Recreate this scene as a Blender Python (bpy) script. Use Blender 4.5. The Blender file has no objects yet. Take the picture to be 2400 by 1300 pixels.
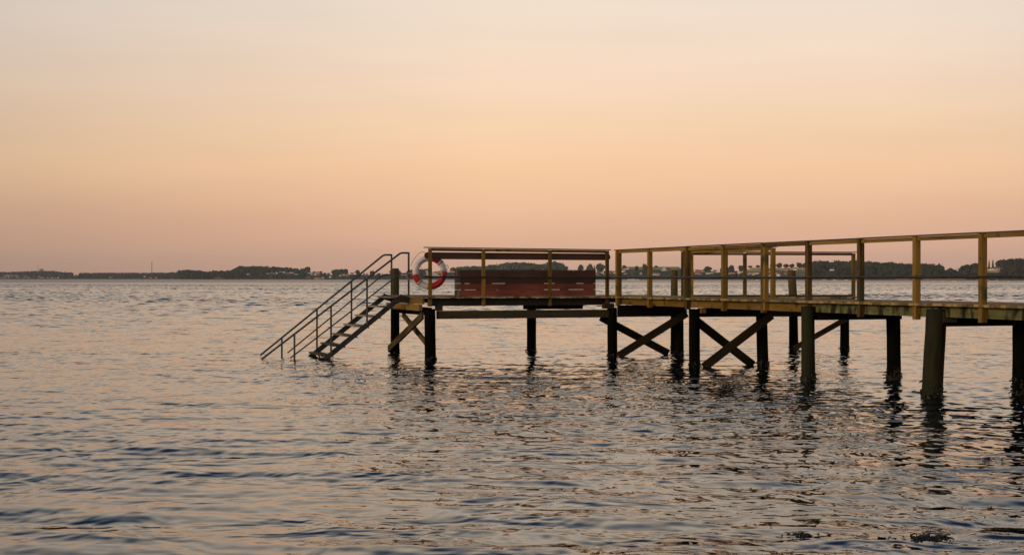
import bpy, bmesh, math, random
import numpy as np
from mathutils import Vector, Matrix, noise as mnoise

random.seed(7)
rng = np.random.default_rng(11)
scn = bpy.context.scene
COL = scn.collection
R = math.radians
H = 1.75                      # eye height above the water
F = 3333.0                    # focal length in photograph pixels (50 mm on 36 mm)
HZ = 653.0                    # photograph row of the true horizon

# ------------------------------------------------------------------ camera
cam_d = bpy.data.cameras.new('camera')
cam = bpy.data.objects.new('camera', cam_d)
COL.objects.link(cam)
cam.location = (0, 0, H)
cam.rotation_euler = (R(90) + (HZ - 650) / F, 0, 0)
cam_d.lens = 50
cam_d.sensor_width = 36
cam_d.clip_end = 30000
scn.camera = cam

# ------------------------------------------------------------------ world
def lin(r, g, b):
    f = lambda c: (c / 255 / 12.92) if c / 255 <= 0.04045 else ((c / 255 + 0.055) / 1.055) ** 2.4
    return (f(r), f(g), f(b), 1)

SUN_AZ, SUN_EL = R(-126), R(12)      # azimuth from +Y, negative to the left
world = bpy.data.worlds.new('World')
scn.world = world
world.use_nodes = True
nt = world.node_tree
nt.nodes.clear()
N = nt.nodes.new
Lk = nt.links.new
wo = N('ShaderNodeOutputWorld'); bg = N('ShaderNodeBackground')
tc = N('ShaderNodeTexCoord'); sep = N('ShaderNodeSeparateXYZ')
Lk(tc.outputs['Generated'], sep.inputs[0])
mx = N('ShaderNodeMath'); mx.operation = 'MAXIMUM'; mx.inputs[1].default_value = 0
Lk(sep.outputs['Z'], mx.inputs[0])
sq = N('ShaderNodeMath'); sq.operation = 'SQRT'
Lk(mx.outputs[0], sq.inputs[0])
cr = N('ShaderNodeValToRGB')
stops = [(0.0, (219, 171, 148)), (0.11, (235, 183, 152)), (0.20, (242, 190, 154)), (0.275, (253, 207, 163)),
         (0.33, (253, 216, 179)), (0.39, (250, 223, 198)), (0.45, (240, 225, 208)), (0.56, (232, 212, 190)),
         (0.635, (180, 186, 194)), (0.73, (74, 102, 140)), (1.0, (32, 54, 98))]
el = cr.color_ramp.elements
while len(el) < len(stops):
    el.new(0.5)
for e, (p, c) in zip(el, stops):
    e.position = p; e.color = lin(*c)
Lk(sq.outputs[0], cr.inputs[0])
# slow change of the dusk sky from left to right
az = N('ShaderNodeMapRange'); az.inputs[1].default_value = -0.42; az.inputs[2].default_value = 0.42
Lk(sep.outputs['X'], az.inputs[0])
cr2 = N('ShaderNodeValToRGB')
el2 = cr2.color_ramp.elements
st2 = [(0.0, (0.66, 0.70, 0.76)), (0.22, (0.84, 0.855, 0.88)), (0.48, (1, 1, 1)), (0.8, (0.97, 0.98, 1.0)), (1.0, (0.86, 0.89, 0.95))]
while len(el2) < len(st2):
    el2.new(0.5)
for e, (p, c) in zip(el2, st2):
    e.position = p; e.color = (*c, 1)
Lk(az.outputs[0], cr2.inputs[0])
mul = N('ShaderNodeMix'); mul.data_type = 'RGBA'; mul.blend_type = 'MULTIPLY'; mul.inputs[0].default_value = 1
Lk(cr.outputs[0], mul.inputs[6]); Lk(cr2.outputs[0], mul.inputs[7])
# the air low over the land is darker to the left, and a little to the right
lowz = N('ShaderNodeMapRange'); lowz.inputs[1].default_value = 0.0; lowz.inputs[2].default_value = 0.07; lowz.inputs[3].default_value = 1; lowz.inputs[4].default_value = 0
Lk(sep.outputs['Z'], lowz.inputs[0])
cr3 = N('ShaderNodeValToRGB')
el3 = cr3.color_ramp.elements
st3 = [(0.0, (0.80, 0.82, 0.80)), (0.15, (0.86, 0.87, 0.87)), (0.45, (1, 1, 1)), (0.8, (0.95, 0.95, 0.97)), (1.0, (0.90, 0.91, 0.94))]
while len(el3) < len(st3):
    el3.new(0.5)
for e, (p, c) in zip(el3, st3):
    e.position = p; e.color = (*c, 1)
Lk(az.outputs[0], cr3.inputs[0])
mul3 = N('ShaderNodeMix'); mul3.data_type = 'RGBA'; mul3.blend_type = 'MULTIPLY'
Lk(lowz.outputs[0], mul3.inputs[0]); Lk(mul.outputs[2], mul3.inputs[6]); Lk(cr3.outputs[0], mul3.inputs[7])
# faint wide clouds
nz = N('ShaderNodeTexNoise'); nz.inputs['Scale'].default_value = 2.2; nz.inputs['Detail'].default_value = 3
mp = N('ShaderNodeMapping'); mp.inputs['Scale'].default_value = (1.6, 1.6, 13)
Lk(tc.outputs['Generated'], mp.inputs[0]); Lk(mp.outputs[0], nz.inputs['Vector'])
mr = N('ShaderNodeMapRange'); mr.inputs[3].default_value = 0.94; mr.inputs[4].default_value = 1.08
Lk(nz.outputs[0], mr.inputs[0])
mul2 = N('ShaderNodeMix'); mul2.data_type = 'RGBA'; mul2.blend_type = 'MULTIPLY'; mul2.inputs[0].default_value = 1
Lk(mul3.outputs[2], mul2.inputs[6]); Lk(mr.outputs[0], mul2.inputs[7])
# below the horizon: dark water colour
lt = N('ShaderNodeMath'); lt.operation = 'LESS_THAN'; lt.inputs[1].default_value = -0.03
Lk(sep.outputs['Z'], lt.inputs[0])
mixd = N('ShaderNodeMix'); mixd.data_type = 'RGBA'
Lk(lt.outputs[0], mixd.inputs[0]); Lk(mul2.outputs[2], mixd.inputs[6]); mixd.inputs[7].default_value = (0.04, 0.045, 0.05, 1)
Lk(mixd.outputs[2], bg.inputs[0]); bg.inputs[1].default_value = 1.0
Lk(bg.outputs[0], wo.inputs[0])

# ------------------------------------------------------------------ sun
sd = bpy.data.lights.new('sun', 'SUN')
sun = bpy.data.objects.new('sun', sd)
COL.objects.link(sun)
sd.energy = 1.5
sd.angle = R(12)
sd.color = (1.0, 0.72, 0.42)
tosun = Vector((math.sin(SUN_AZ) * math.cos(SUN_EL), math.cos(SUN_AZ) * math.cos(SUN_EL), math.sin(SUN_EL)))
sun.rotation_euler = tosun.to_track_quat('Z', 'Y').to_euler()

scn.view_settings.view_transform = 'Standard'
scn.view_settings.look = 'None'
scn.view_settings.exposure = 0
scn.view_settings.gamma = 1
scn.cycles.max_bounces = 6
scn.cycles.volume_bounces = 0

# ------------------------------------------------------------------ helpers
def tag(o, label=None, cat=None, group=None, kind=None):
    if label: o['label'] = label
    if cat: o['category'] = cat
    if group: o['group'] = group
    if kind: o['kind'] = kind
    return o

def empty(name, loc=(0, 0, 0), parent=None, rz=0):
    o = bpy.data.objects.new(name, None)
    o.empty_display_size = 0.2
    COL.objects.link(o)
    o.location = loc
    o.rotation_euler = (0, 0, rz)
    if parent: o.parent = parent
    return o

class MB:
    """collects vertices and faces with a uv (metres along / across) for wood grain"""
    def __init__(s):
        s.v = []; s.f = []; s.uv = []; s.c = []; s.mi = []
    def quad(s, pts, uvs=None, c=0.5, m=0):
        i = len(s.v)
        s.v += [tuple(p) for p in pts]
        s.f.append(tuple(range(i, i + len(pts))))
        s.uv += uvs if uvs else [(0, 0)] * len(pts)
        s.c.append(c); s.mi.append(m)
    def beam(s, p, q, w, h, up=(0, 0, 1), c=None, m=0, side=None):
        """box from p to q; w across, h along up; p,q run through the centre"""
        p = Vector(p); q = Vector(q)
        d = (q - p); L = d.length; d.normalize()
        up = Vector(up)
        sd_ = Vector(side) if side is not None else d.cross(up)
        sd_.normalize()
        if side is None: up = sd_.cross(d).normalized()
        a, b = sd_ * w / 2, up * h / 2
        c = random.random() if c is None else c
        o = random.random() * 50
        P = [p - a - b, p + a - b, p + a + b, p - a + b]
        Q = [q - a - b, q + a - b, q + a + b, q - a + b]
        per = [w, h, w, h]; acc = 0
        for k in range(4):
            k2 = (k + 1) % 4
            s.quad([P[k], P[k2], Q[k2], Q[k]], [(o, o + acc), (o, o + acc + per[k]), (o + L, o + acc + per[k]), (o + L, o + acc)], c, m)
            acc += per[k]
        s.quad([P[3], P[2], P[1], P[0]], [(o, o), (o, o + .1), (o + .1, o + .1), (o + .1, o)], c, m)
        s.quad([Q[0], Q[1], Q[2], Q[3]], [(o, o), (o, o + .1), (o + .1, o + .1), (o + .1, o)], c, m)
    def tube(s, pts, r, n=8, c=0.5, m=0, closed=False):
        pts = [Vector(p) for p in pts]
        K = len(pts)
        rr = r if isinstance(r, (list, tuple)) else [r] * K
        base = len(s.v)
        prev = None
        acc = 0
        rings = []
        for i, p in enumerate(pts):
            if closed: t = pts[(i + 1) % K] - pts[i - 1]
            else: t = pts[min(i + 1, K - 1)] - pts[max(i - 1, 0)]
            t.normalize()
            if prev is None:
                x = t.cross(Vector((0, 0, 1)))
                if x.length < 0.1: x = t.cross(Vector((0, 1, 0)))
            else:
                x = prev - t * prev.dot(t)
            x.normalize(); prev = x
            y = t.cross(x)
            rings.append([p + (x * math.cos(6.2832 * k / n) + y * math.sin(6.2832 * k / n)) * rr[i] for k in range(n)])
        seg = K if closed else K - 1
        for i in range(seg):
            A, B = rings[i], rings[(i + 1) % K]
            L = (pts[(i + 1) % K] - pts[i]).length
            for k in range(n):
                k2 = (k + 1) % n
                w = 6.28 * rr[i] / n
                s.quad([A[k], A[k2], B[k2], B[k]], [(acc, k * w), (acc, k * w + w), (acc + L, k * w + w), (acc + L, k * w)], c, m)
            acc += L
        if not closed:
            s.quad(list(reversed(rings[0])), None, c, m)
            s.quad(rings[-1], None, c, m)
    def prism(s, poly, off, c=0.5, m=0):
        """polygon (list of vectors) extruded by off"""
        off = Vector(off)
        A = [Vector(p) for p in poly]; B = [p + off for p in A]
        s.quad(A, [(p.x, p.z) for p in A], c, m); s.quad(list(reversed(B)), [(p.x, p.z) for p in reversed(B)], c, m)
        for k in range(len(A)):
            k2 = (k + 1) % len(A)
            s.quad([A[k2], A[k], B[k], B[k2]], None, c, m)
    def build(s, name, mats, parent=None, smooth=False, origin=None, merge=False):
        me = bpy.data.meshes.new(name)
        org = Vector(origin) if origin is not None else Vector((0, 0, 0))
        me.from_pydata([tuple(Vector(p) - org) for p in s.v], [], s.f)
        if not isinstance(mats, (list, tuple)): mats = [mats]
        for m in mats: me.materials.append(m)
        uvl = me.uv_layers.new(name='UVMap')
        uvl.data.foreach_set('uv', [x for t in s.uv for x in t])
        at = me.attributes.new('tone', 'FLOAT', 'FACE')
        at.data.foreach_set('value', s.c)
        me.polygons.foreach_set('material_index', s.mi)
        if merge:
            bm = bmesh.new(); bm.from_mesh(me)
            bmesh.ops.remove_doubles(bm, verts=bm.verts, dist=1e-4)
            bmesh.ops.recalc_face_normals(bm, faces=bm.faces)
            bm.to_mesh(me); bm.free()
        if smooth: me.polygons.foreach_set('use_smooth', [True] * len(me.polygons))
        me.update()
        o = bpy.data.objects.new(name, me)
        COL.objects.link(o)
        if parent: o.parent = parent
        if origin is not None: o.location = org
        return o

# ------------------------------------------------------------------ materials
def new_mat(name):
    m = bpy.data.materials.new(name)
    m.use_nodes = True
    t = m.node_tree
    b = t.nodes['Principled BSDF']
    return m, t, b

def simple(name, col, rough=0.6, metal=0.0, var=0.25, scale=6.0, bump=0.0):
    m, t, b = new_mat(name)
    n = t.nodes.new('ShaderNodeTexNoise'); n.inputs['Scale'].default_value = scale; n.inputs['Detail'].default_value = 5
    tcn = t.nodes.new('ShaderNodeTexCoord'); t.links.new(tcn.outputs['Object'], n.inputs['Vector'])
    r = t.nodes.new('ShaderNodeValToRGB')
    r.color_ramp.elements[0].position = 0.3; r.color_ramp.elements[1].position = 0.72
    r.color_ramp.elements[0].color = (*[c * (1 - var) for c in col], 1)
    r.color_ramp.elements[1].color = (*[min(1, c * (1 + var)) for c in col], 1)
    t.links.new(n.outputs[0], r.inputs[0]); t.links.new(r.outputs[0], b.inputs['Base Color'])
    b.inputs['Roughness'].default_value = rough; b.inputs['Metallic'].default_value = metal
    if bump:
        bp = t.nodes.new('ShaderNodeBump'); bp.inputs['Strength'].default_value = bump; bp.inputs['Distance'].default_value = 0.01
        t.links.new(n.outputs[0], bp.inputs['Height']); t.links.new(bp.outputs[0], b.inputs['Normal'])
    return m

def wood(name, dark, light, rough=0.75, grain=1.0, stain=None, stain_amt=0.0, tone=0.35, spec=0.3, drip=None):
    m, t, b = new_mat(name)
    nn, ll = t.nodes.new, t.links.new
    uv = nn('ShaderNodeUVMap'); uv.uv_map = 'UVMap'
    mp = nn('ShaderNodeMapping'); mp.inputs['Scale'].default_value = (1.6, 42 * grain, 1)
    ll(uv.outputs[0], mp.inputs[0])
    n1 = nn('ShaderNodeTexNoise'); n1.inputs['Scale'].default_value = 1.0; n1.inputs['Detail'].default_value = 6; n1.inputs['Roughness'].default_value = 0.6
    ll(mp.outputs[0], n1.inputs['Vector'])
    mp2 = nn('ShaderNodeMapping'); mp2.inputs['Scale'].default_value = (1.3, 5, 1)
    ll(uv.outputs[0], mp2.inputs[0])
    n2 = nn('ShaderNodeTexNoise'); n2.inputs['Scale'].default_value = 1.0; n2.inputs['Detail'].default_value = 4
    ll(mp2.outputs[0], n2.inputs['Vector'])
    add = nn('ShaderNodeMath'); add.operation = 'MULTIPLY_ADD'; add.inputs[1].default_value = 0.5
    ll(n1.outputs[0], add.inputs[0])
    h = nn('ShaderNodeMath'); h.operation = 'MULTIPLY'; h.inputs[1].default_value = 0.5
    ll(n2.outputs[0], h.inputs[0]); ll(h.outputs[0], add.inputs[2])
    at = nn('ShaderNodeAttribute'); at.attribute_name = 'tone'
    tn = nn('ShaderNodeMath'); tn.operation = 'MULTIPLY_ADD'; tn.inputs[1].default_value = tone; 
    ll(at.outputs['Fac'], tn.inputs[0]); ll(add.outputs[0], tn.inputs[2])
    sb = nn('ShaderNodeMath'); sb.operation = 'SUBTRACT'; sb.inputs[1].default_value = tone * 0.5
    ll(tn.outputs[0], sb.inputs[0])
    cr_ = nn('ShaderNodeValToRGB')
    cr_.color_ramp.elements[0].position = 0.30; cr_.color_ramp.elements[1].position = 0.72
    cr_.color_ramp.elements[0].color = (*dark, 1); cr_.color_ramp.elements[1].color = (*light, 1)
    ll(sb.outputs[0], cr_.inputs[0])
    # knots
    mp3 = nn('ShaderNodeMapping'); mp3.inputs['Scale'].default_value = (2.3, 9, 1)
    ll(uv.outputs[0], mp3.inputs[0])
    vo = nn('ShaderNodeTexVoronoi'); vo.inputs['Scale'].default_value = 1.0
    ll(mp3.outputs[0], vo.inputs['Vector'])
    kn = nn('ShaderNodeMapRange'); kn.inputs[1].default_value = 0.06; kn.inputs[2].default_value = 0.16; kn.inputs[3].default_value = 0.35; kn.inputs[4].default_value = 1
    ll(vo.outputs['Distance'], kn.inputs[0])
    mk = nn('ShaderNodeMix'); mk.data_type = 'RGBA'; mk.blend_type = 'MULTIPLY'; mk.inputs[0].default_value = 1
    ll(cr_.outputs[0], mk.inputs[6]); ll(kn.outputs[0], mk.inputs[7])
    out = mk.outputs[2]
    if stain:
        tcn = nn('ShaderNodeTexCoord')
        ns = nn('ShaderNodeTexNoise'); ns.inputs['Scale'].default_value = 3.0; ns.inputs['Detail'].default_value = 6
        if drip:
            ms = nn('ShaderNodeMapping'); ms.inputs['Scale'].default_value = drip
            ll(tcn.outputs['Object'], ms.inputs[0]); ll(ms.outputs[0], ns.inputs['Vector'])
        else:
            ll(tcn.outputs['Object'], ns.inputs['Vector'])
        rs = nn('ShaderNodeMapRange'); rs.inputs[1].default_value = 0.62 - stain_amt; rs.inputs[2].default_value = 0.70 - stain_amt * 0.8
        ll(ns.outputs[0], rs.inputs[0])
        ms_ = nn('ShaderNodeMix'); ms_.data_type = 'RGBA'
        ll(rs.outputs[0], ms_.inputs[0]); ll(out, ms_.inputs[6]); ms_.inputs[7].default_value = (*stain, 1)
        out = ms_.outputs[2]
    ll(out, b.inputs['Base Color'])
    b.inputs['Roughness'].default_value = rough
    b.inputs['Specular IOR Level'].default_value = spec
    bp = nn('ShaderNodeBump'); bp.inputs['Strength'].default_value = 0.5; bp.inputs['Distance'].default_value = 0.006
    ll(add.outputs[0], bp.inputs['Height']); ll(bp.outputs[0], b.inputs['Normal'])
    return m

M = {}
M['post'] = wood('treated_timber', (0.040, 0.024, 0.005), (0.28, 0.16, 0.024), stain=(0.04, 0.045, 0.012), stain_amt=0.06)
M['deck'] = wood('deck_timber', (0.13, 0.09, 0.035), (0.38, 0.26, 0.11), stain=(0.05, 0.055, 0.02), stain_amt=0.02, tone=0.6)
M['fascia'] = wood('fascia_timber', (0.07, 0.042, 0.009), (0.29, 0.175, 0.032), stain=(0.04, 0.035, 0.012), stain_amt=0.02)
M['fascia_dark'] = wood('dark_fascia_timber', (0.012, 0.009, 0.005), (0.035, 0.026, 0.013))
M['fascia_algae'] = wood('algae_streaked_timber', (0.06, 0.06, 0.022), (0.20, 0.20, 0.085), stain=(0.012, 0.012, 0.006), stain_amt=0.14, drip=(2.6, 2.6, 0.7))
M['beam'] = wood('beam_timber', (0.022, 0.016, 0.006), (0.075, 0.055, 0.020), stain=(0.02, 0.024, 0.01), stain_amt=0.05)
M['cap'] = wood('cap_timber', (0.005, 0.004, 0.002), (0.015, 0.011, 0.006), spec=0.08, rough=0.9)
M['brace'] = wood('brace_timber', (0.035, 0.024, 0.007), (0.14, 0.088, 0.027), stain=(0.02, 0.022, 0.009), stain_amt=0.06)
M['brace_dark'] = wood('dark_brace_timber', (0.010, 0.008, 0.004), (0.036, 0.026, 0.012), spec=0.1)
M['pile_black'] = wood('shaded_tarred_pile', (0.0015, 0.0015, 0.0015), (0.006, 0.0055, 0.0045), stain=(0.004, 0.005, 0.004), stain_amt=0.1, spec=0.03, rough=0.9)  # tarred black that also holds the painted shade under the deck
M['pile_green'] = wood('mossy_pile', (0.008, 0.008, 0.004), (0.034, 0.034, 0.017), spec=0.1, stain=(0.020, 0.028, 0.011), stain_amt=0.10, drip=(5, 5, 0.8))
M['pile_brown'] = wood('weathered_pile_top', (0.04, 0.028, 0.009), (0.13, 0.09, 0.03), stain=(0.045, 0.05, 0.015), stain_amt=0.08)
M['rail_cap'] = wood('rail_cap_timber', (0.03, 0.022, 0.012), (0.11, 0.085, 0.05))
M['bench_dark'] = wood('dark_brown_timber', (0.042, 0.017, 0.010), (0.10, 0.042, 0.024), rough=0.5, tone=0.3)
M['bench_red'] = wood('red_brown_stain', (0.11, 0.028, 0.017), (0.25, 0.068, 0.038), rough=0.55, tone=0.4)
M['bench_end'] = wood('grey_brown_plank_end', (0.11, 0.075, 0.05), (0.22, 0.15, 0.105), tone=0.4)
M['tread'] = wood('grey_tread_timber', (0.12, 0.105, 0.08), (0.30, 0.27, 0.20), stain=(0.06, 0.07, 0.03), stain_amt=0.0)
M['tread_low'] = wood('weedy_tread_timber', (0.02, 0.025, 0.008), (0.06, 0.07, 0.02))
M['steel'] = simple('galvanised_steel', (0.10, 0.105, 0.10), 0.5, 0.75, 0.35, 14)
M['stringer'] = simple('stringer_steel', (0.045, 0.045, 0.042), 0.55, 0.5, 0.5, 9, 0.2)
M['pipe'] = simple('grey_pipe', (0.045, 0.043, 0.035), 0.42, 0.5, 0.4, 9)
M['weed'] = simple('seaweed', (0.004, 0.004, 0.002), 0.6, 0, 0.5, 20)
M['ring_white'] = simple('white_buoy_plastic', (0.62, 0.60, 0.62), 0.45, 0, 0.14, 9)
M['ring_red'] = simple('red_buoy_plastic', (0.36, 0.007, 0.014), 0.38, 0, 0.2, 9)
M['rope'] = simple('pale_rope', (0.42, 0.36, 0.28), 0.9, 0, 0.2, 60)
M['black'] = simple('black_mark', (0.02, 0.02, 0.02), 0.6)
M['strap'] = simple('grey_strap', (0.28, 0.26, 0.20), 0.7)
M['bolt'] = simple('rusty_bolt', (0.06, 0.04, 0.03), 0.5, 0.7)

# ------------------------------------------------------------------ jetty frame of reference
V = Vector((0.9424, 0.3345, 0)); U = Vector((-0.3345, 0.9424, 0)); C0 = Vector((2.27, 32.1, 0))
def P(a, b, z): return C0 + V * a + U * b + Vector((0, 0, H + z + 0.009))
def dz(a, b): return -0.405 + 0.005 * max(0, -a) + 0.0028 * max(0, -b)      # deck surface, relative to the eye
AV = Vector((0.988, 0.152, 0)); AU = Vector((-0.152, 0.988, 0)); A0 = Vector((4.05, 32.3, 0))
def PA(a, b, z): return A0 + AV * a + AU * b + Vector((0, 0, H + z + 0.009))

jetty = empty('wooden_jetty', P(-1, -3, -H))
tag(jetty, 'weathered wooden bathing jetty on dark piles running in from the right over the water', 'jetty')
JO = jetty.location.copy()
def jb(mb, name, mat, parent=jetty, **k):
    """build a part in world coordinates under the jetty"""
    o = mb.build(name, mat, None, **k)
    o.parent = parent
    o.matrix_parent_inverse = Matrix.Translation(-(parent.matrix_world.translation if parent is not jetty else JO))
    return o
bpy.context.view_layer.update()

# ---- decks
TH = 0.038
d1 = MB(); a = -4.46
while a < 1.83:
    w = 0.138
    j = random.uniform(-.008, .008); j2 = random.uniform(-.02, .02)
    jz = random.uniform(-.0025, .0025)
    a1 = min(a + w, 1.83)
    am = (a + a1) / 2
    z = dz(am, 0) - TH / 2 + jz
    d1.beam(P(am, -0.055 + j, z), P(am, 2.95 + j2, z), a1 - a - 0.006, TH)
    a += w
jb(d1, 'deck', M['deck'])
d2 = MB(); b = -0.045
while b > -20:
    w = 0.118
    j = random.uniform(-.008, .008); j2 = random.uniform(-.025, .025); jz = random.uniform(-.003, .003)
    z = dz(0, b - w / 2) - TH / 2 + jz
    d2.beam(P(-0.060 + j, b - w / 2, z), P(1.80 + j2, b - w / 2, z), w - 0.006, TH)
    b -= w
jb(d2, 'deck', M['deck'])
d3 = MB(); a = 0.0
while a < 3.98:
    w = 0.138
    back = 2.0 if a < 3.2 else 0.5
    z = -0.417 - TH / 2 + random.uniform(-.003, .003)
    f0 = -0.03 if a > 0.12 else 0.3
    d3.beam(PA(a + w / 2, f0, z), PA(a + w / 2, back + random.uniform(-.02, .02), z), w - 0.006, TH)
    a += w
jb(d3, 'deck', M['deck'])

# ---- fascias and joists
def run_beam(name, mat, p, q, w, h, side=None):
    m = MB(); m.beam(p, q, w, h, side=side); return jb(m, name, mat)
fz = lambda a, b: (dz(a, b) - TH - 0.004 - 0.575) / 2
def fascia(p0, p1, top0, top1, bot, th, name, mat, sidev):
    m = MB()
    s_ = Vector(sidev) * th
    A = [p0(bot), p1(bot), p1(top1), p0(top0)]
    L = (Vector(A[1]) - Vector(A[0])).length
    o = random.random() * 30
    B = [Vector(x) + s_ for x in A]
    h = top0 - bot
    uvq = [(o, o), (o + L, o), (o + L, o + h), (o, o + h)]
    m.quad(A, uvq, .5); m.quad(list(reversed(B)), list(reversed(uvq)), .5)
    for k in range(4):
        k2 = (k + 1) % 4
        m.quad([A[k2], A[k], B[k], B[k2]], [(o, o), (o + L, o), (o + L, o + th), (o, o + th)], .5)
    return jb(m, name, mat)
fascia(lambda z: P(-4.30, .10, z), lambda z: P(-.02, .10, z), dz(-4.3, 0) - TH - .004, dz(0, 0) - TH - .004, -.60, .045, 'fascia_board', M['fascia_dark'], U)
fascia(lambda z: P(-4.42, .12, z), lambda z: P(-4.42, 1.08, z), dz(-4.3, 0) - TH - .004, dz(-4.3, 0) - TH - .004, -.562, .045, 'fascia_board', M['fascia'], V)
fascia(lambda z: P(-4.42, 1.10, z), lambda z: P(-4.42, 2.85, z), dz(-4.3, 0) - TH - .004, dz(-4.3, 0) - TH - .004, -.562, .045, 'fascia_board', M['brace'], V)
segs = [(-.03, -4.02, M['fascia'], -.585), (-4.03, -8.28, M['fascia'], -.582), (-8.29, -11.9, M['fascia_algae'], -.578), (-11.91, -20, M['fascia_algae'], -.572)]
for b0, b1, m_, bot in segs:
    fo = fascia(lambda z: P(.095, b0, z), lambda z: P(.095, b1, z), dz(0, b0) - TH - .004, dz(0, b1) - TH - .004, bot, .045, 'fascia_board', m_, V)
    if m_ is M['fascia_algae']: fo['label'] = 'fascia board streaked with pale green algae'
fascia(lambda z: P(1.70, -20, z), lambda z: P(1.70, -.1, z), -.40, dz(0, 0) - TH - .006, -.572, .045, 'fascia_board', M['beam'], V)
fascia(lambda z: PA(.15, .09, z), lambda z: PA(3.95, .09, z), -.46, -.46, -.60, .045, 'fascia_board', M['fascia_dark'], AU)
fascia(lambda z: PA(.15, 1.85, z), lambda z: PA(3.25, 1.85, z), -.46, -.46, -.60, .045, 'fascia_board', M['fascia_dark'], AU)
for a in (-3.7, -2.95, -2.2, -1.45, -.7, .5, 1.2):
    j = MB(); j.beam(P(a, .16, -.51), P(a, 2.8, -.51), .045, .10)
    jb(j, 'joist', M['cap'])
for a in (.55, 1.0, 1.4):
    j = MB(); j.beam(P(a, -.1, -.515), P(a, -20, -.49), .045, .10)
    jb(j, 'joist', M['cap'])
for a in (.6, 1.3, 2.0, 2.7):
    j = MB(); j.beam(PA(a, .16, -.53), PA(a, 1.82, -.53), .045, .10)
    jb(j, 'joist', M['cap'])

# ---- long beams and cap beams
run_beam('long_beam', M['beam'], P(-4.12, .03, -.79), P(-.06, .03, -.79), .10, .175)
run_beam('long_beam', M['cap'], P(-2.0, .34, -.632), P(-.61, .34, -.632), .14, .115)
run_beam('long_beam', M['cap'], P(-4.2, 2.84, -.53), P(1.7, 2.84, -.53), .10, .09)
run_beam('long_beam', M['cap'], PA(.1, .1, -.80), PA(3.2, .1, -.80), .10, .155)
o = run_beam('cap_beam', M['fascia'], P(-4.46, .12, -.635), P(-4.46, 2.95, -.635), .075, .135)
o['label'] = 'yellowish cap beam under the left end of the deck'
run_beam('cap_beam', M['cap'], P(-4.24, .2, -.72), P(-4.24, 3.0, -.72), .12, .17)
bents = [(0.0, 1.656), (-4.05, 1.515), (-8.32, 1.696), (-11.8, 1.56), (-15.4, 1.6), (-19.0, 1.6)]
for i, (b, aw) in enumerate(bents):
    zc, hh = (-.735, .26) if i == 0 else ((-.66, .14) if i == 1 else (-.645, .135))
    run_beam('cap_beam', M['cap'], P(.10, b - (.02 if i else .1), zc), P(aw + .12, b - (.02 if i else .1), zc), .14, hh)
blk = MB(); blk.beam(P(-4.05, .12, -.575), P(-4.05, .12, -.70), .14, .12, up=U); jb(blk, 'packing_block', M['beam'])
blk = MB(); blk.beam(P(-.12, -.02, -.565), P(-.12, -.02, -.68), .24, .16, up=U); jb(blk, 'packing_block', M['beam'])
blk = MB(); blk.beam(P(.06, -11.93, -.57), P(.30, -11.93, -.57), .05, .16); jb(blk, 'packing_block', M['beam'])
blk = MB(); blk.beam(P(.13, -4.17, -.592), P(.13, -4.17, -.69), .10, .08, up=U); jb(blk, 'packing_block', M['fascia'])

# ---- piles
def pile(base, top, r0, r1, mat, seed, collar=0.0, label=None):
    """base/top Vectors; wobbly tapered trunk going below the water"""
    m = MB(); n = 20; K = 16
    base = Vector(base); top = Vector(top)
    rings = []
    for i in range(K + 1):
        t = i / K
        p = base.lerp(top, t); r = r0 + (r1 - r0) * t
        ring = []
        for k in range(n):
            an = 6.28318 * k / n
            nz_ = mnoise.noise(Vector((math.cos(an) * 1.3, math.sin(an) * 1.3, p.z * .5 + seed * 9.1)))
            nz2 = mnoise.noise(Vector((math.cos(an) * 4, math.sin(an) * 4, p.z * 3 + seed * 5.7)))
            rr = r * (1 + .10 * nz_ + .04 * nz2)
            ring.append(p + Vector((math.cos(an) * rr, math.sin(an) * rr, 0)))
        rings.append(ring)
    L = (top - base).length
    for i in range(K):
        for k in range(n):
            k2 = (k + 1) % n; w = 6.28 * r0 / n
            u0, u1 = i / K * L + seed * 3, (i + 1) / K * L + seed * 3
            m.quad([rings[i][k], rings[i][k2], rings[i + 1][k2], rings[i + 1][k]], [(u0, k * w), (u0, k * w + w), (u1, k * w + w), (u1, k * w)], .5)
    m.quad(rings[-1], None, .5)
    o = jb(m, 'pile', mat, smooth=False, merge=True)
    for p_ in o.data.polygons: p_.use_smooth = abs(p_.normal.z) < .7
    if label: o['label'] = label
    if collar > 0:
        rs = random.Random(seed)
        c = MB()
        for q in range(int(110 * collar)):
            an = rs.uniform(0, 6.283); zz = rs.triangular(-.06, .20 * collar + .05, .02)
            t = (zz - base.z) / (top.z - base.z)
            pc = base.lerp(top, t); rad = (r0 + (r1 - r0) * t) * 1.02
            d = Vector((math.cos(an), math.sin(an), 0)); tn = Vector((-d.y, d.x, 0))
            ln = rs.uniform(.008, .035) * (1.25 - max(zz, 0) / .3) + (.05 if rs.random() < .06 else 0); wd = rs.uniform(.008, .022)
            s0 = pc + d * (rad - .01)
            e = s0 + d * ln + Vector((0, 0, rs.uniform(-.06, .02))) + tn * rs.uniform(-.02, .02)
            c.prism([s0 + tn * wd, s0 - tn * wd, e - tn * wd * .5, e + tn * wd * .5], Vector((0, 0, rs.uniform(.012, .03))))
        co = c.build('seaweed_collar', M['weed']); co['kind'] = 'stuff'
        co.parent = o; 
        co.matrix_parent_inverse = Matrix.Translation(-JO)
        co.matrix_parent_inverse = o.matrix_world.inverted() if False else Matrix.Identity(4)
    return o
def at_z(p, z): return Vector((p.x, p.y, z))
BZ = -1.2
front = [(-4.28, .03, .118, -.66), (0.0, 0.03, .112, -.66)]
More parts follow.
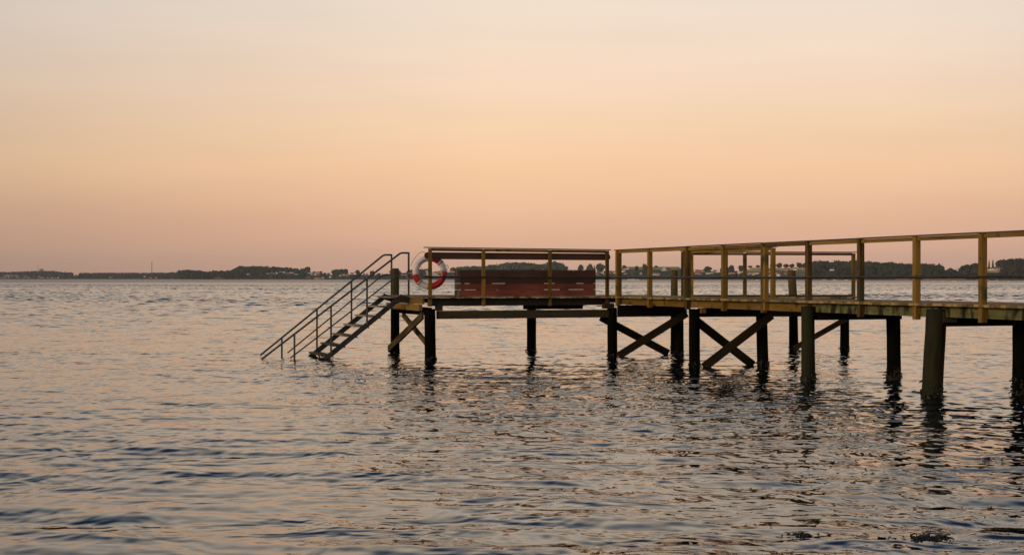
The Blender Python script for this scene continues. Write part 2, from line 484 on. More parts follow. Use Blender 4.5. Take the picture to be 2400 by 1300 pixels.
for i, (a, b, r, zt) in enumerate(front):
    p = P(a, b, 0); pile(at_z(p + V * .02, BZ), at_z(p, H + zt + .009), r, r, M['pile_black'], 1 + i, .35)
spec = [(-4.05, 0.0, .112, -.60, 'pile_black', .35), (-8.32, 0.02, .118, -.47, 'pile_green', .9), (-11.8, 0.02, .150, -.45, 'pile_green', 1.2),
        (-15.4, 0.02, .13, -.45, 'pile_green', 1), (-19.0, 0.02, .13, -.45, 'pile_green', 1)]
for i, (b, a, r, zt, mt, cl) in enumerate(spec):
    p = P(a, b, 0)
    lean = V * (-.085 if i == 2 else .02)
    off = V * (-.03 if i else .0)
    pile(at_z(p + lean + off, BZ), at_z(p + off + (V * .06 if i == 2 else V * 0), H + zt), r * 1.03, r * .97, M[mt], 11 + i, cl,
         'thick mossy pile leaning slightly under the right end of the walkway' if i == 2 else None)
for i, (b, aw) in enumerate(bents):
    r = [.118, .118, .122, .125, .12, .12][i]
    p = P(aw, b, 0)
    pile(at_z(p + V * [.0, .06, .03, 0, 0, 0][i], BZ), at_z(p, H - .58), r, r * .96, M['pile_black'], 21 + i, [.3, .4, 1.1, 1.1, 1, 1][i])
# rear row whose tops stand above the deck
for i, (a, b, r, zt) in enumerate([(-4.28, 2.94, .105, .245), (-.84, 3.0, .108, .23), (3.02, 3.02, .092, .22)]):
    p = P(a, b, 0)
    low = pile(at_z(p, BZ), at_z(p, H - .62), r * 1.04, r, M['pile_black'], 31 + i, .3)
    up = pile(at_z(p, H - .62), at_z(p, H + zt), r, r * .86, M['pile_brown'], 31 + i)
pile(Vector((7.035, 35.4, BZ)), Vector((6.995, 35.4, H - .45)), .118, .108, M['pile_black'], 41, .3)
pile(Vector((6.995, 35.4, H - .45)), Vector((6.955, 35.4, H + .21)), .108, .100, M['pile_brown'], 41)
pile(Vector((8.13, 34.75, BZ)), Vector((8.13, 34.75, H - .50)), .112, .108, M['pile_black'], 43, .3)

# ---- braces
def brace(p, q, mat, thick=.05, h=.165, n=V):
    m = MB(); p = Vector(p); q = Vector(q)
    m.beam(p, q, thick, h, side=None); return jb(m, 'cross_brace', mat)
brace(P(-4.42, .10, -.80), P(-4.42, 3.0, -1.66), M['brace'], .05, .15)
brace(P(-4.14, 2.75, -.85), P(-4.14, .15, -1.62), M['brace'], .05, .12)
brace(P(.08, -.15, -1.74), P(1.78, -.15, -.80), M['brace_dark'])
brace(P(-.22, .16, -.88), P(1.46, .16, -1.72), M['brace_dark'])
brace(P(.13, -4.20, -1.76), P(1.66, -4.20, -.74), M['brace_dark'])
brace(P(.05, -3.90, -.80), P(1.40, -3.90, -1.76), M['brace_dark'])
brace(Vector((8.12, 34.6, H - .98)), Vector((7.0, 35.25, H - 1.72)), M['brace'], .05, .13)

# ---- railings
def railing(root_loc, posts, cap, side, pipe, zt, zm, pw, label, low=None, upv=U, dirv=V):
    """posts: list of (base point fn); cap etc. lists of segments"""
    r = empty('railing'); r.parent = jetty; r.matrix_parent_inverse = Matrix.Translation(-JO)
    if label: r['label'] = label
    r.location = root_loc
    bpy.context.view_layer.update()
    inv = Matrix.Translation(-JO)
    def part(m, name, mat):
        o = m.build(name, mat, None, origin=root_loc)
        o.location = (0, 0, 0); o.parent = r
        return o
    for (p, ztop, zbot, w, both) in posts:
        m = MB(); p = Vector(p)
        m.beam(p + Vector((0, 0, H + zbot)), p + Vector((0, 0, H + ztop)), w, w, up=dirv)
        if both:
            m.beam(p + dirv * both + Vector((0, 0, H + zbot + .04)), p + dirv * both + Vector((0, 0, H + ztop - .06)), w * .9, w * .8, up=dirv)
        part(m, 'post', M['post'])
    for (p, q) in cap:
        m = MB(); m.beam(p, q, .115, .020); part(m, 'top_rail', M['rail_cap'])
    for (p, q) in side:
        m = MB(); m.beam(p, q, .042, .058); part(m, 'side_rail', M['fascia'])
    for (p, q) in pipe:
        m = MB()
        p = Vector(p); q = Vector(q); K = 14
        m.tube([p.lerp(q, i / K) + Vector((0, 0, .003 * math.sin(i * 1.7))) for i in range(K + 1)], .019, 10)
        part(m, 'pipe_rail', M['pipe'])
    if low:
        for (p, q) in low:
            m = MB(); m.beam(p, q, .05, .055); part(m, 'kerb_board', M['beam'])
    return r
def ab(a, b): return C0 + V * a + U * b
# bench-side railing
pa = []
for px, X in ((1008, None), (1133, None), (1289, None), (1423, None)):
    X = px - 1200; b_ = .045
    # intersection of the sight bearing with the rail line, giving the post spacing measured in the photo
    a_ = (X * (C0.y + U.y * b_) - F * (C0.x + U.x * b_)) / (F * V.x - X * V.y)
    pa.append(a_)
zb = lambda a: .652 - .0055 * a
railing(P(-2, 0, -.4), [(ab(a, .045), zb(a) - .022, -.60, .068, 0) for a in pa],
        [(P(-4.40, .045, zb(-4.4) - .010), P(-.035, .045, zb(0) - .010))],
        [(P(pa[i] + .034, .05, zb(pa[i]) - .056), P(pa[i + 1] - .034, .05, zb(pa[i + 1]) - .056)) for i in range(3)],
        [(P(-4.42, -.008, .030), P(.0, -.008, .012))], 0, 0, .068, 'railing in front of the bench')
# walkway left railing
wp = []
for px in (1448, 1523, 1612, 1697, 1790, 1895, 2017, 2148, 2303):
    X = px - 1200; a_ = .045
    b_ = (X * (C0.y + V.y * a_) - F * (C0.x + V.x * a_)) / (F * U.x - X * U.y)
    wp.append(b_)
while wp[-1] > -19: wp.append(wp[-1] - 1.52)
zw = .645
cs = []
for i in range(0, len(wp) - 1, 2):
    i2 = min(i + 2, len(wp) - 1)
    cs.append((P(.045, wp[i] + (.10 if i == 0 else -.003), zw - .010 + (.003 if i % 4 else 0)), P(.045, wp[i2] + .001, zw - .010 + (.003 if i % 4 else 0))))
railing(P(0, -8, -.4), [(ab(.045, b), zw - .022 + .009, -.615 if i else -.60, .086, ({0: -.09, 2: .10, 4: -.075}.get(i, 0))) for i, b in enumerate(wp)],
        cs, [(P(.05, wp[i] - .044, zw - .054), P(.05, wp[i + 1] + .044, zw - .054)) for i in range(len(wp) - 1)],
        [(P(-.012, wp[i] + (.06 if i == 0 else -.005), .018), P(-.012, wp[i2] + .01, .016)) for i, i2 in ((0, 2), (2, 5), (5, 8), (8, len(wp) - 1))],
        zw, .018, .086, 'long railing on the left edge of the walkway', upv=V, dirv=U)
# short right railing of the walkway
rb = [-.02, -2.05, -4.08]
railing(P(1.76, -2, -.4), [(ab(1.76, b), .625, -.58, .08, 0) for b in rb],
        [(P(1.76, .05, .635), P(1.76, -4.16, .640))],
        [(P(1.755, rb[i] - .04, .598), P(1.755, rb[i + 1] + .04, .598)) for i in range(2)],
        [(P(1.80, .02, .018), P(1.80, -4.12, .018))], 0, 0, .08, 'short railing on the right edge of the walkway', dirv=U)
# arm railing
ap = [.04, 1.30, 2.79, 3.91]
def arm(a): return A0 + AV * a + AU * .045
railing(PA(2, 0, -.4), [(arm(a), .585, -.60, .072, 0) for a in ap],
        [(PA(-.04, .045, .604), PA(3.99, .045, .604))],
        [(PA(ap[i] + .036, .05, .558), PA(ap[i + 1] - .036, .05, .558)) for i in range(3)],
        [(PA(-.02, .09, .012), PA(3.95, .09, .012))], 0, 0, .072, 'railing along the short right arm of the jetty',
        low=[(PA(ap[i] + .037, .045, -.405), PA(ap[i + 1] - .037, .045, -.405)) for i in range(3)], dirv=AV)

# ------------------------------------------------------------------ bench
bench = empty('bench', P(-1.93, .42, dz(-2, 0)), rz=math.atan2(V.y, V.x))
tag(bench, 'long dark red-brown plank bench with a rounded backrest board on the jetty deck', 'bench')
bpy.context.view_layer.update()
BI = bench.matrix_world.inverted()
def bp_(mb, name, mat, parent=bench):
    me_inv = BI
    mb.v = [tuple(me_inv @ Vector(p)) for p in mb.v]
    return mb.build(name, mat, parent)
ba0, ba1, bb0, bb1 = -3.54, -.32, .22, .62
zt0 = .165; z0 = dz(-2, 0) + .004
ph = (zt0 - z0) / 4
def gaps(panel_b, openings):
    m = MB()
    for k in range(4):
        zc = z0 + ph * (k + .5)
        m.beam(P(ba0, panel_b, zc), P(ba1, panel_b, zc), .03, ph - .007, m=1 if k >= 2 else 0, c=.75 if k == 0 else (.5 if k == 1 else .4))  # upper two planks take the darker brown, lower two the red-brown
    # backing strips leave only some of the gaps open
    for k, op in enumerate(openings):
        zc = z0 + ph * (k + 1)
        cur = ba0 + .04
        for (g0, g1) in op + [(ba1 - .04, ba1)]:
            if g0 > cur:
                m.beam(P(cur, panel_b + .022, zc), P(g0, panel_b + .022, zc), .012, .05, m=0, c=.4)
            cur = g1
    return m
op1 = [(-3.42, -3.16), (-2.69, -2.64), (-1.56, -1.18), (-.98, -.60)]
op2 = [(-3.42, -3.30), (-2.79, -2.48), (-1.56, -1.30), (-.78, -.60)]
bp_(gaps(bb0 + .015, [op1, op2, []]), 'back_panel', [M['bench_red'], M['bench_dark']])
m = MB()
for k in range(4):
    zc = z0 + ph * (k + .5)
    m.beam(P(ba0, bb1 - .015, zc), P(ba1, bb1 - .015, zc), .03, ph - .012)
bp_(m, 'front_panel', M['bench_red'])
for ae in (ba0 + .018, ba1 - .018):
    m = MB()
    for k in range(4):
        zc = z0 + ph * (k + .5)
        m.beam(P(ae, bb0 + .033, zc), P(ae, bb1 - .033, zc), .03, ph - .006)
    bp_(m, 'end_panel', M['bench_end'] if ae < -2 else M['bench_red'])
m = MB()
for k in range(3):
    bb = bb0 - .015 + .145 * (k + .5)
    m.beam(P(ba0 - .01, bb, zt0 + .012), P(ba1 + .01, bb, zt0 + .012), .138, .022)
bp_(m, 'seat', M['bench_dark'])
m = MB()
n = 14; pts = []
cl, crr, rr = -4.30, -.085, .075
zl, zr = .490, .482
for k in range(n + 1):
    an = math.pi / 2 + math.pi * k / n
    pts.append(P(cl + rr * math.cos(an), .10, zl + rr * math.sin(an)))
for k in range(n + 1):
    an = -math.pi / 2 + math.pi * k / n
    pts.append(P(crr + rr * math.cos(an), .10, zr + rr * math.sin(an)))
m.prism(pts, U * .042, c=.4)
bp_(m, 'backrest', M['bench_dark'])

# ------------------------------------------------------------------ lifebuoy
bc = P(-4.205, .30, .132)
buoy = empty('lifebuoy', bc)
tag(buoy, 'red and white lifebuoy ring with a grab rope hanging behind the corner post', 'lifebuoy')
EX = Vector((.985, .17, 0)).normalized(); EZ = Vector((0, 0, 1)); EY = EX.cross(EZ)
RM, RT = .310, .069
def ring_pts(a0, a1, n):
    return [(EX * math.cos(R(a0 + (a1 - a0) * i / n)) + EZ * math.sin(R(a0 + (a1 - a0) * i / n))) * RM for i in range(n + 1)]
def rsec(a0, a1, rt, n, name, mat, parent, closed=False):
    m = MB()
    K = 16; rings = []
    for i in range(n + (0 if closed else 1)):
        an = R(a0 + (a1 - a0) * i / n)
        d = EX * math.cos(an) + EZ * math.sin(an)
        rings.append([d * (RM + rt * math.cos(6.28318 * k / K)) + EY * (rt * .86 * math.sin(6.28318 * k / K)) for k in range(K)])
    T = len(rings)
    for i in range(T if closed else T - 1):
        A, B = rings[i], rings[(i + 1) % T]
        for k in range(K):
            k2 = (k + 1) % K
            m.quad([A[k], A[k2], B[k2], B[k]], None)
    if not closed:
        m.quad(list(reversed(rings[0])), None); m.quad(rings[-1], None)
    o = m.build(name, mat, parent, smooth=True, merge=True)
    return o
rsec(0, 360, RT, 72, 'ring', M['ring_white'], buoy, True)
for a0, a1 in ((188, 219), (260, 363), (49, 80)):
    rsec(a0, a1, RT + .003, 18, 'red_band', M['ring_red'], buoy)
for a0, a1 in ((221, 229), (38, 45)):
    rsec(a0, a1, RT + .004, 4, 'reflective_band', M['strap'], buoy)
def bz(pts, n=8):
    """smooth curve (Catmull-Rom) through photo-plane points in metres"""
    Q = [pts[0]] + pts + [pts[-1]]; out = []
    for i in range(1, len(Q) - 2):
        p0, p1, p2, p3 = Q[i - 1:i + 3]
        for k in range(n):
            t = k / n
            out.append(tuple(.5 * ((2 * p1[j]) + (-p0[j] + p2[j]) * t + (2 * p0[j] - 5 * p1[j] + 4 * p2[j] - p3[j]) * t * t + (-p0[j] + 3 * p1[j] - 3 * p2[j] + p3[j]) * t ** 3) for j in range(3)))
    out.append(pts[-1]); return out
def rope(pts, name='grab_rope', r=.0065):
    m = MB()
    m.tube([EX * x + EZ * y + EY * w for x, y, w in bz(pts)], r, 6)
    m.build(name, M['rope'], buoy, smooth=True)
rope([(-.42, .13, 0), (-.34, .28, -.01), (-.22, .42, 0), (-.12, .435, .02), (-.08, .36, .06)])
rope([(-.36, -.03, .05), (-.46, -.02, 0), (-.515, -.07, 0), (-.45, -.16, 0), (-.33, -.24, .03), (-.24, -.29, .06)])
rope([(-.24, -.30, .06), (-.19, -.37, .02), (-.12, -.405, 0), (-.06, -.36, .05)])
rope([(.05, -.41, .04), (.08, -.40, .01), (.12, -.36, .05)])
rope([(.34, .15, .04), (.39, .15, 0), (.405, .10, 0), (.37, .06, .06), (.29, .045, .075), (.21, .03, .06)])
rope([(-.20, .13, .05), (-.16, .06, .02), (-.09, .03, .0), (-.04, 0, 0)])
# lettering too small to read on the upper left of the ring
m = MB()
for q in range(5):
    an = R(118 + q * 7)
    d = EX * math.cos(an) + EZ * math.sin(an); t_ = -EX * math.sin(an) + EZ * math.cos(an)
    c_ = d * (RM - .012) + EY * -(RT * .86 + .001)
    c_ = d * (RM - .012) - EY * 0 + (EY * (RT * .855) if (EY.y < 0) else EY * (-RT * .855))
    m.beam(c_ - t_ * .015, c_ + t_ * .015, .014, .005, up=EY)
m.build('lettering', M['black'], buoy)
# holder: pale bracket arm across the ring's opening
m = MB()
m.prism([EX * -.09 + EZ * .05 + EY * -.03, EX * .0 + EZ * .02 + EY * -.03, EX * .10 + EZ * .0 + EY * -.03, EX * .24 + EZ * -.085 + EY * -.03, EX * .05 + EZ * -.085 + EY * -.03, EX * -.06 + EZ * -.07 + EY * -.03], EY * .05)
m.build('holder', M['ring_white'], buoy)

# ------------------------------------------------------------------ bathing stairs
st = empty('bathing_stairs', P(-5.5, 1.88, -H))
tag(st, 'steel stairs with grey wooden treads going down into the water at the jetty end', 'stairs')
bpy.context.view_layer.update()
def sp(mb, name, mat, parent=st, smooth=False):
    o = mb.build(name, mat, None, origin=st.location, smooth=smooth)
    o.location = (0, 0, 0); o.parent = parent
    return o
sb_, sa_ = 1.16, 2.61
SL = .787
def stz(a): return -.967 + SL * (a + 5.40)
for b in (sb_, sa_):
    m = MB(); th = .045
    up_ = lambda a: stz(a)
    for (a0, a1) in ((-4.62, -6.95),):
        pts = [P(a0, b, up_(a0)), P(a1, b, up_(a1)), P(a1, b, up_(a1) - .138), P(a0, b, up_(a0) - .138)]
        m.prism(pts, U * th)
    m.prism([P(-4.40, b, -.43), P(-4.62, b, up_(-4.62)), P(-4.62, b, up_(-4.62) - .138), P(-4.40, b, -.555)], U * th)
    sp(m, 'stringer', M['stringer'])
for k in range(8):
    m = MB()
    at_ = -4.80 - .267 * k; z = -.406 - .21 * k - .02
    for q in range(2):
        m.beam(P(at_ + .06 + q * .128, sb_ + .05, z), P(at_ + .06 + q * .128, sa_ - .003, z), .118, .036)
    # steel angle carrying the tread
    m.beam(P(at_ + .20, sb_ - .006, z - .03), P(at_ + .20, sb_ + .049, z - .03), .12, .025, m=1)
    sp(m, 'tread', [M['tread'] if k < 5 else M['tread_low'], M['stringer']])
for b, ztop, sl, ae in ((sb_ - .03, .565, .745, -7.72), (sa_ + .02, .545, .795, -7.50)):
    hr = empty('handrail', (0, 0, 0), st)
    hr['label'] = 'nearer handrail' if b < 2 else 'farther handrail'
    m = MB()
    # bent tube
    m.tube([P(-4.45, b, ztop), P(-4.60, b, ztop), P(-4.66, b, ztop - .02), P(ae, b, ztop - .02 - (-4.66 - ae) * sl)], .022, 10)
    sp(m, 'top_tube', M['steel'], hr)
    m = MB()
    m.tube([P(-4.45, b, ztop - .46), P(-4.62, b, ztop - .46), P(-4.70, b, ztop - .50), P(ae + .62, b, ztop - .50 - (-4.70 - ae - .62) * sl)], .016, 8)
    sp(m, 'middle_tube', M['steel'], hr)
    for i, a in enumerate((-4.45, -5.40, -6.205, -7.01)):
        m = MB()
        tz = ztop - .0 if i == 0 else ztop - .02 - (-4.66 - a) * sl
        bzz = -.44 if i == 0 else max(stz(a) - .05, -H - .3)
        m.beam(P(a, b, bzz), P(a, b, tz + (.018 if i == 0 else 0)), .036, .036, up=V)
        sp(m, 'baluster', M['steel'], hr)
m = MB(); rs = random.Random(5)
for q in range(70):
    a = rs.uniform(-6.7, -6.15); b = rs.uniform(1.1, 2.6); p = P(a, b, stz(a) - .15 + rs.uniform(-.05, .05))
    d = Vector((rs.uniform(-1, 1), rs.uniform(-1, 1), rs.uniform(-1, .1))) * .06
    m.prism([p, p + Vector((.03, 0, 0)), p + d + Vector((.02, 0, 0)), p + d], Vector((0, 0, .015)))
sp(m, 'seaweed', M['weed'])['kind'] = 'stuff'

# ------------------------------------------------------------------ seaweed afloat
def clump(name, px, y, wpx, n, label, seed):
    rs = random.Random(seed)
    d = F * H / (y - HZ)
    x = (px - 1200) / F * d
    w = wpx / F * d
    m = MB()
    for q in range(n):
        cx = rs.gauss(0, w / 2.2); cy = rs.gauss(0, w / 2.5)
        p = Vector((cx, cy, -.01)); 
        dirn = Vector((rs.uniform(-1, 1), rs.uniform(-.4, .4), rs.uniform(0.0, .55))) * rs.uniform(.015, .04)
        wv = Vector((rs.uniform(-.5, .5), .5, .5)).normalized() * rs.uniform(.003, .007)
        e = p + dirn
        m.prism([p - wv, p + wv, e + wv * .7, e - wv * .7], Vector((0, .004, .004)))
        m.prism([e - wv * .7, e + wv * .7, e + wv * .3 + dirn * .5 + Vector((0, 0, -.02)), e - wv * .5 + dirn * .5 + Vector((0, 0, -.02))], Vector((0, .004, .004)))
    o = m.build(name, M['weed'])
    o.location = (x, d, .012)
    tag(o, label, 'seaweed', 'seaweed clumps afloat')
clump('seaweed_clump', 1875, 1256, 30, 40, 'small dark seaweed clump afloat left of the larger one at bottom right', 1)
clump('seaweed_clump', 2172, 1262, 56, 85, 'largest dark seaweed clump afloat in the bottom right corner', 2)
clump('seaweed_clump', 2315, 1076, 30, 26, 'loose dark seaweed afloat below the rightmost pile', 3)
clump('seaweed_clump', 2148, 919, 16, 40, 'thin line of seaweed afloat beside the leaning mossy pile', 4)
clump('seaweed_clump', 2358, 910, 10, 30, 'seaweed wisp afloat beside the rightmost pile', 5)

# ------------------------------------------------------------------ water
def water():
    # wave components
    comps = []
    r_ = np.random.default_rng(3)
    main = R(-98)            # waves travel towards the camera, crests falling slightly to the right
    nW = 90
    lam = np.exp(r_.uniform(math.log(.14), math.log(2.0), nW))
    for l in lam:
        spread = R(9) if l > .6 else (R(15) if l > .35 else R(34))
        th = main + r_.normal(0, spread)
        k = 2 * math.pi / l
        slope = (0.0150 if l < .35 else .0135) * (1.0 if l < .55 else (.55 / l) ** .8)
        comps.append((k * math.cos(th), k * math.sin(th), slope / k, r_.uniform(0, 6.283), l))
    ys = [1.5]
    while ys[-1] < 7.5: ys.append(ys[-1] * 1.02)
    while ys[-1] < 150: ys.append(ys[-1] * 1.0018)
    while ys[-1] < 430: ys.append(ys[-1] + .33)
    while ys[-1] < 900: ys.append(ys[-1] * 1.004)
    while ys[-1] < 26000: ys.append(ys[-1] * 1.03)
    ys = np.array(ys)
    ts = np.concatenate([np.linspace(-1.6, -.52, 60, endpoint=False), np.linspace(-.52, .52, 1050), np.linspace(.52, 1.6, 61)[1:]])
    Y, T = np.meshgrid(ys, ts, indexing='ij')
    X = Y * T
    Z = np.zeros_like(X); DX = np.zeros_like(X); DY = np.zeros_like(X)
    near = ys < 140
    Yn, Xn = Y[near], X[near]
    row = np.gradient(ys)[near][:, None]
    z = np.zeros_like(Yn); dx_ = np.zeros_like(Yn); dy_ = np.zeros_like(Yn)
    # slow gusts: waves grow and fade over some metres
    def gust(x, y, s, ph):
        return .5 + .5 * np.sin(x / (3.1 * s) + ph + 1.3 * np.sin(y / (4.7 * s) + ph * 2)) * np.sin(y / (2.3 * s) + 1.1 * np.sin(x / (5.3 * s) + ph))
    g1 = .55 + .8 * gust(Xn, Yn, 1.3, .7); g2 = .40 + 1.05 * gust(Xn, Yn, .8, 2.9)
    g3 = .40 + 1.05 * gust(Xn, Yn, 1.0, 5.1)
    # a breeze patch ruffles the water round the jetty; nearer the shore longer, calmer waves
    sm = np.clip((Yn - 12) / 9, 0, 1); sm = sm * sm * (3 - 2 * sm)
    far_ = np.clip((Yn - 34) / 25, 0, 1)
    e_short = (.50 + .85 * sm) * (1 - .35 * far_); e_long = .98 - .34 * sm
    for i, (kx, ky, A, ph, l) in enumerate(comps):
        fade = np.clip((l / row - 2.4) / 2.0, 0, 1)
        g = (g1, g2, g3)[i % 3]
        arg = kx * Xn + ky * Yn + ph
        amp = A * fade * g * (e_short if l < .35 else e_long)
        z += amp * np.sin(arg)
        kk = math.hypot(kx, ky)
        c = np.cos(arg) * amp * .9
        dx_ += c * kx / kk; dy_ += c * ky / kk
    # wind chop farther out, beyond the shelter of the shore
    Yf, Xf = Y[ys < 900].astype(np.float32), X[ys < 900].astype(np.float32)
    rowf = np.gradient(ys)[ys < 900][:, None].astype(np.float32)
    env = np.clip((Yf - 30) / 110, 0, 1) * (.55 + .7 * gust(Xf, Yf, 6.0, 1.3))
    zf = np.zeros_like(Yf)
    for i in range(34):
        l = math.exp(r_.uniform(math.log(.75), math.log(2.6)))
        th = main + r_.normal(0, R(34)); k = 2 * math.pi / l
        arg = (k * math.cos(th)) * Xf + (k * math.sin(th)) * Yf + r_.uniform(0, 6.283)
        sn = np.sin(arg)
        fl = np.clip((l / rowf - 2.2) / 2.0, 0, 1)
        zf += (.050 / k) * fl * (sn + .25 * np.cos(2 * arg))
    Z[near] = z; X[near] += dx_; Y[near] += dy_
    Z[ys < 900] += zf * env
    nr, nc = X.shape
    co = np.stack([X, Y, Z], -1).reshape(-1, 3).astype(np.float32)
    idx = np.arange(nr * nc).reshape(nr, nc)
    q = np.stack([idx[:-1, :-1], idx[:-1, 1:], idx[1:, 1:], idx[1:, :-1]], -1).reshape(-1, 4)
    me = bpy.data.meshes.new('water')
    me.vertices.add(len(co)); me.vertices.foreach_set('co', co.ravel())
    me.loops.add(q.size); me.loops.foreach_set('vertex_index', q.ravel().astype(np.int32))
    me.polygons.add(len(q)); me.polygons.foreach_set('loop_start', (np.arange(len(q)) * 4).astype(np.int32))
    me.polygons.foreach_set('use_smooth', np.ones(len(q), bool))
    me.update()
    me.validate()
    m, t, b = new_mat('sea_water')
    nn, ll = t.nodes.new, t.links.new
    b.inputs['Base Color'].default_value = (0.004, 0.008, 0.012, 1)
    b.inputs['IOR'].default_value = 1.5
    b.inputs['Roughness'].default_value = 0.035
    tcn = nn('ShaderNodeTexCoord')
    def noise(scale, detail, rough=.55, dist=0):
        mp_ = nn('ShaderNodeMapping'); mp_.inputs['Scale'].default_value = scale
        mp_.inputs['Rotation'].default_value = (0, 0, R(6))
        ll(tcn.outputs['Object'], mp_.inputs[0])
        n_ = nn('ShaderNodeTexNoise'); n_.inputs['Scale'].default_value = 1; n_.inputs['Detail'].default_value = detail; n_.inputs['Roughness'].default_value = rough
        n_.inputs['Distortion'].default_value = dist
        ll(mp_.outputs[0], n_.inputs['Vector']); return n_
    # fine ripple
    n1 = noise((5.5, 8.5, 1), 4, .55, .3)
    # larger chop seen far out
    n2 = noise((1.1, .9, 1), 3, .6, .4)
    # patches of wind
    n3 = noise((.10, .20, 1), 3)
    sepn = nn('ShaderNodeSeparateXYZ'); ll(tcn.outputs['Object'], sepn.inputs[0])
    far = nn('ShaderNodeMapRange'); far.inputs[1].default_value = 60; far.inputs[2].default_value = 800; far.inputs[3].default_value = .35; far.inputs[4].default_value = 1.0; ll(sepn.outputs['Y'], far.inputs[0])
    pat = nn('ShaderNodeMapRange'); pat.inputs[1].default_value = .35; pat.inputs[2].default_value = .65; pat.inputs[3].default_value = .5; pat.inputs[4].default_value = 1.3
    ll(n3.outputs[0], pat.inputs[0])
    b1 = nn('ShaderNodeBump'); b1.inputs['Distance'].default_value = .011
    m1 = nn('ShaderNodeMath'); m1.operation = 'MULTIPLY'; m1.inputs[1].default_value = .22
    ll(pat.outputs[0], m1.inputs[0]); ll(m1.outputs[0], b1.inputs['Strength']); ll(n1.outputs[0], b1.inputs['Height'])
    b2 = nn('ShaderNodeBump'); b2.inputs['Distance'].default_value = .40
    m2 = nn('ShaderNodeMath'); m2.operation = 'MULTIPLY'
    ll(far.outputs[0], m2.inputs[0]); ll(pat.outputs[0], m2.inputs[1])
    ll(m2.outputs[0], b2.inputs['Strength']); ll(n2.outputs[0], b2.inputs['Height']); ll(b1.outputs[0], b2.inputs['Normal'])
    ll(b2.outputs[0], b.inputs['Normal'])
    rg = nn('ShaderNodeMapRange'); rg.inputs[1].default_value = 220; rg.inputs[2].default_value = 800; rg.inputs[3].default_value = .035; rg.inputs[4].default_value = .32
    ll(sepn.outputs['Y'], rg.inputs[0]); ll(rg.outputs[0], b.inputs['Roughness'])
    me.materials.append(m)
    o = bpy.data.objects.new('water', me); COL.objects.link(o)
    tag(o, 'rippled sea reflecting the pink and orange dusk sky', 'water', kind='structure')
water()

# ------------------------------------------------------------------ far shore
def interp(tab, x):
    return float(np.interp(x, [t[0] for t in tab], [t[1] for t in tab]))
SHORE = [(-900, 4200), (0, 3900), (330, 3700), (405, 3500), (420, 2700), (850, 2500), (1150, 2350), (1450, 2150), (1700, 1900), (2000, 1600), (2400, 1300), (3300, 1050)]
SKY = [(-900, 640), (0, 637), (45, 636), (80, 634.5), (120, 634), (150, 637), (200, 638.5), (330, 638.5), (395, 638), (412, 637), (420, 633), (440, 631), (470, 634), (485, 635.5), (500, 634), (545, 632), (553, 627),
       (562, 623), (600, 623), (650, 624), (690, 628), (703, 631), (713, 626), (720, 623), (732, 628), (755, 627), (768, 632), (790, 630), (850, 631), (900, 632), (1000, 630), (1050, 625), (1100, 623), (1140, 621),
       (1170, 618), (1190, 614.5), (1210, 613), (1240, 615), (1270, 618.5), (1280, 616), (1300, 612), (1315, 616), (1330, 622), (1350, 624), (1440, 626), (1448, 625), (1605, 625), (1625, 622), (1690, 622), (1705, 626),
       (1745, 627.5), (1790, 627.5), (1880, 628), (1896, 612), (1905, 610), (2040, 611), (2085, 613), (2105, 616), (2140, 618), (2175, 616.5), (2200, 619), (2215, 623), (2242, 623.5), (2252, 621), (2262, 620), (2275, 617),
       (2295, 616), (2312, 613), (2340, 607), (2360, 606), (2380, 604), (2400, 603), (2700, 606), (3300, 612)]
# stretches of ridge that are bare (fields), the rest carries trees
BARE = [(1446, 1606), (1744, 1893), (2217, 2240)]
def bare(px): return any(a <= px <= b for a, b in BARE)
DEPTH = [(-900, 900), (400, 800), (420, 450), (1150, 420), (1700, 420), (2000, 380), (2400, 300), (3300, 250)]
TREE = 11.0
def ridge(px):
    ds = interp(SHORE, px); T = interp(DEPTH, px); d = ds + T
    ytop = interp(SKY, px)
    z = H + (HZ - ytop) * d / F
    frac = 0.0
    # smooth transition between wooded and bare ridges
    w = 0
    for k in (-12, -6, 0, 6, 12): w += 0 if bare(px + k) else .2
    return ds, T, max(1.5, z - TREE * w)
def ground(px, d):
    ds, T, zr = ridge(px)
    t = (d - ds) / T
    if t < 0: return -1.5 + 1.6 * max(0, 1 + t * 12)
    if t > 1: return zr - (t - 1) * 6
    s = t * t * (3 - 2 * t) * .55 + t * .45
    z = .1 + min(t * T / 14, 1) * .9 + (zr - 1.0) * s
    z += 1.0 * mnoise.noise(Vector((px * .02, t * 3, 0))) * min(1, t * 4) * (1 - t)
    return z
def ypx(px, d): return HZ - (ground(px, d) - H) * F / d
def dist_for(px, y):
    ds, T, zr = ridge(px)
    best = ds + 8
    for k in range(140):
        d = ds + 6 + (T - 6) * k / 139
        if ypx(px, d) <= y: return d
        best = d
    return best
FIELDS = [(1444, 1606, 623, 632, (.34, .33, .06)), (1720, 1736, 628, 632, (.55, .40, .13)), (1735, 1792, 626, 635, (.62, .45, .13)), (1793, 1893, 626.5, 633.5, (.62, .45, .14)),
          (1740, 1900, 635.5, 638, (.36, .31, .13)), (1795, 1900, 640, 643.5, (.33, .31, .13)), (2216, 2244, 622, 628, (.45, .38, .08)), (2311, 2344, 633, 638.5, (.65, .46, .16)), (1795, 1893, 645, 649, (.26, .28, .10))]
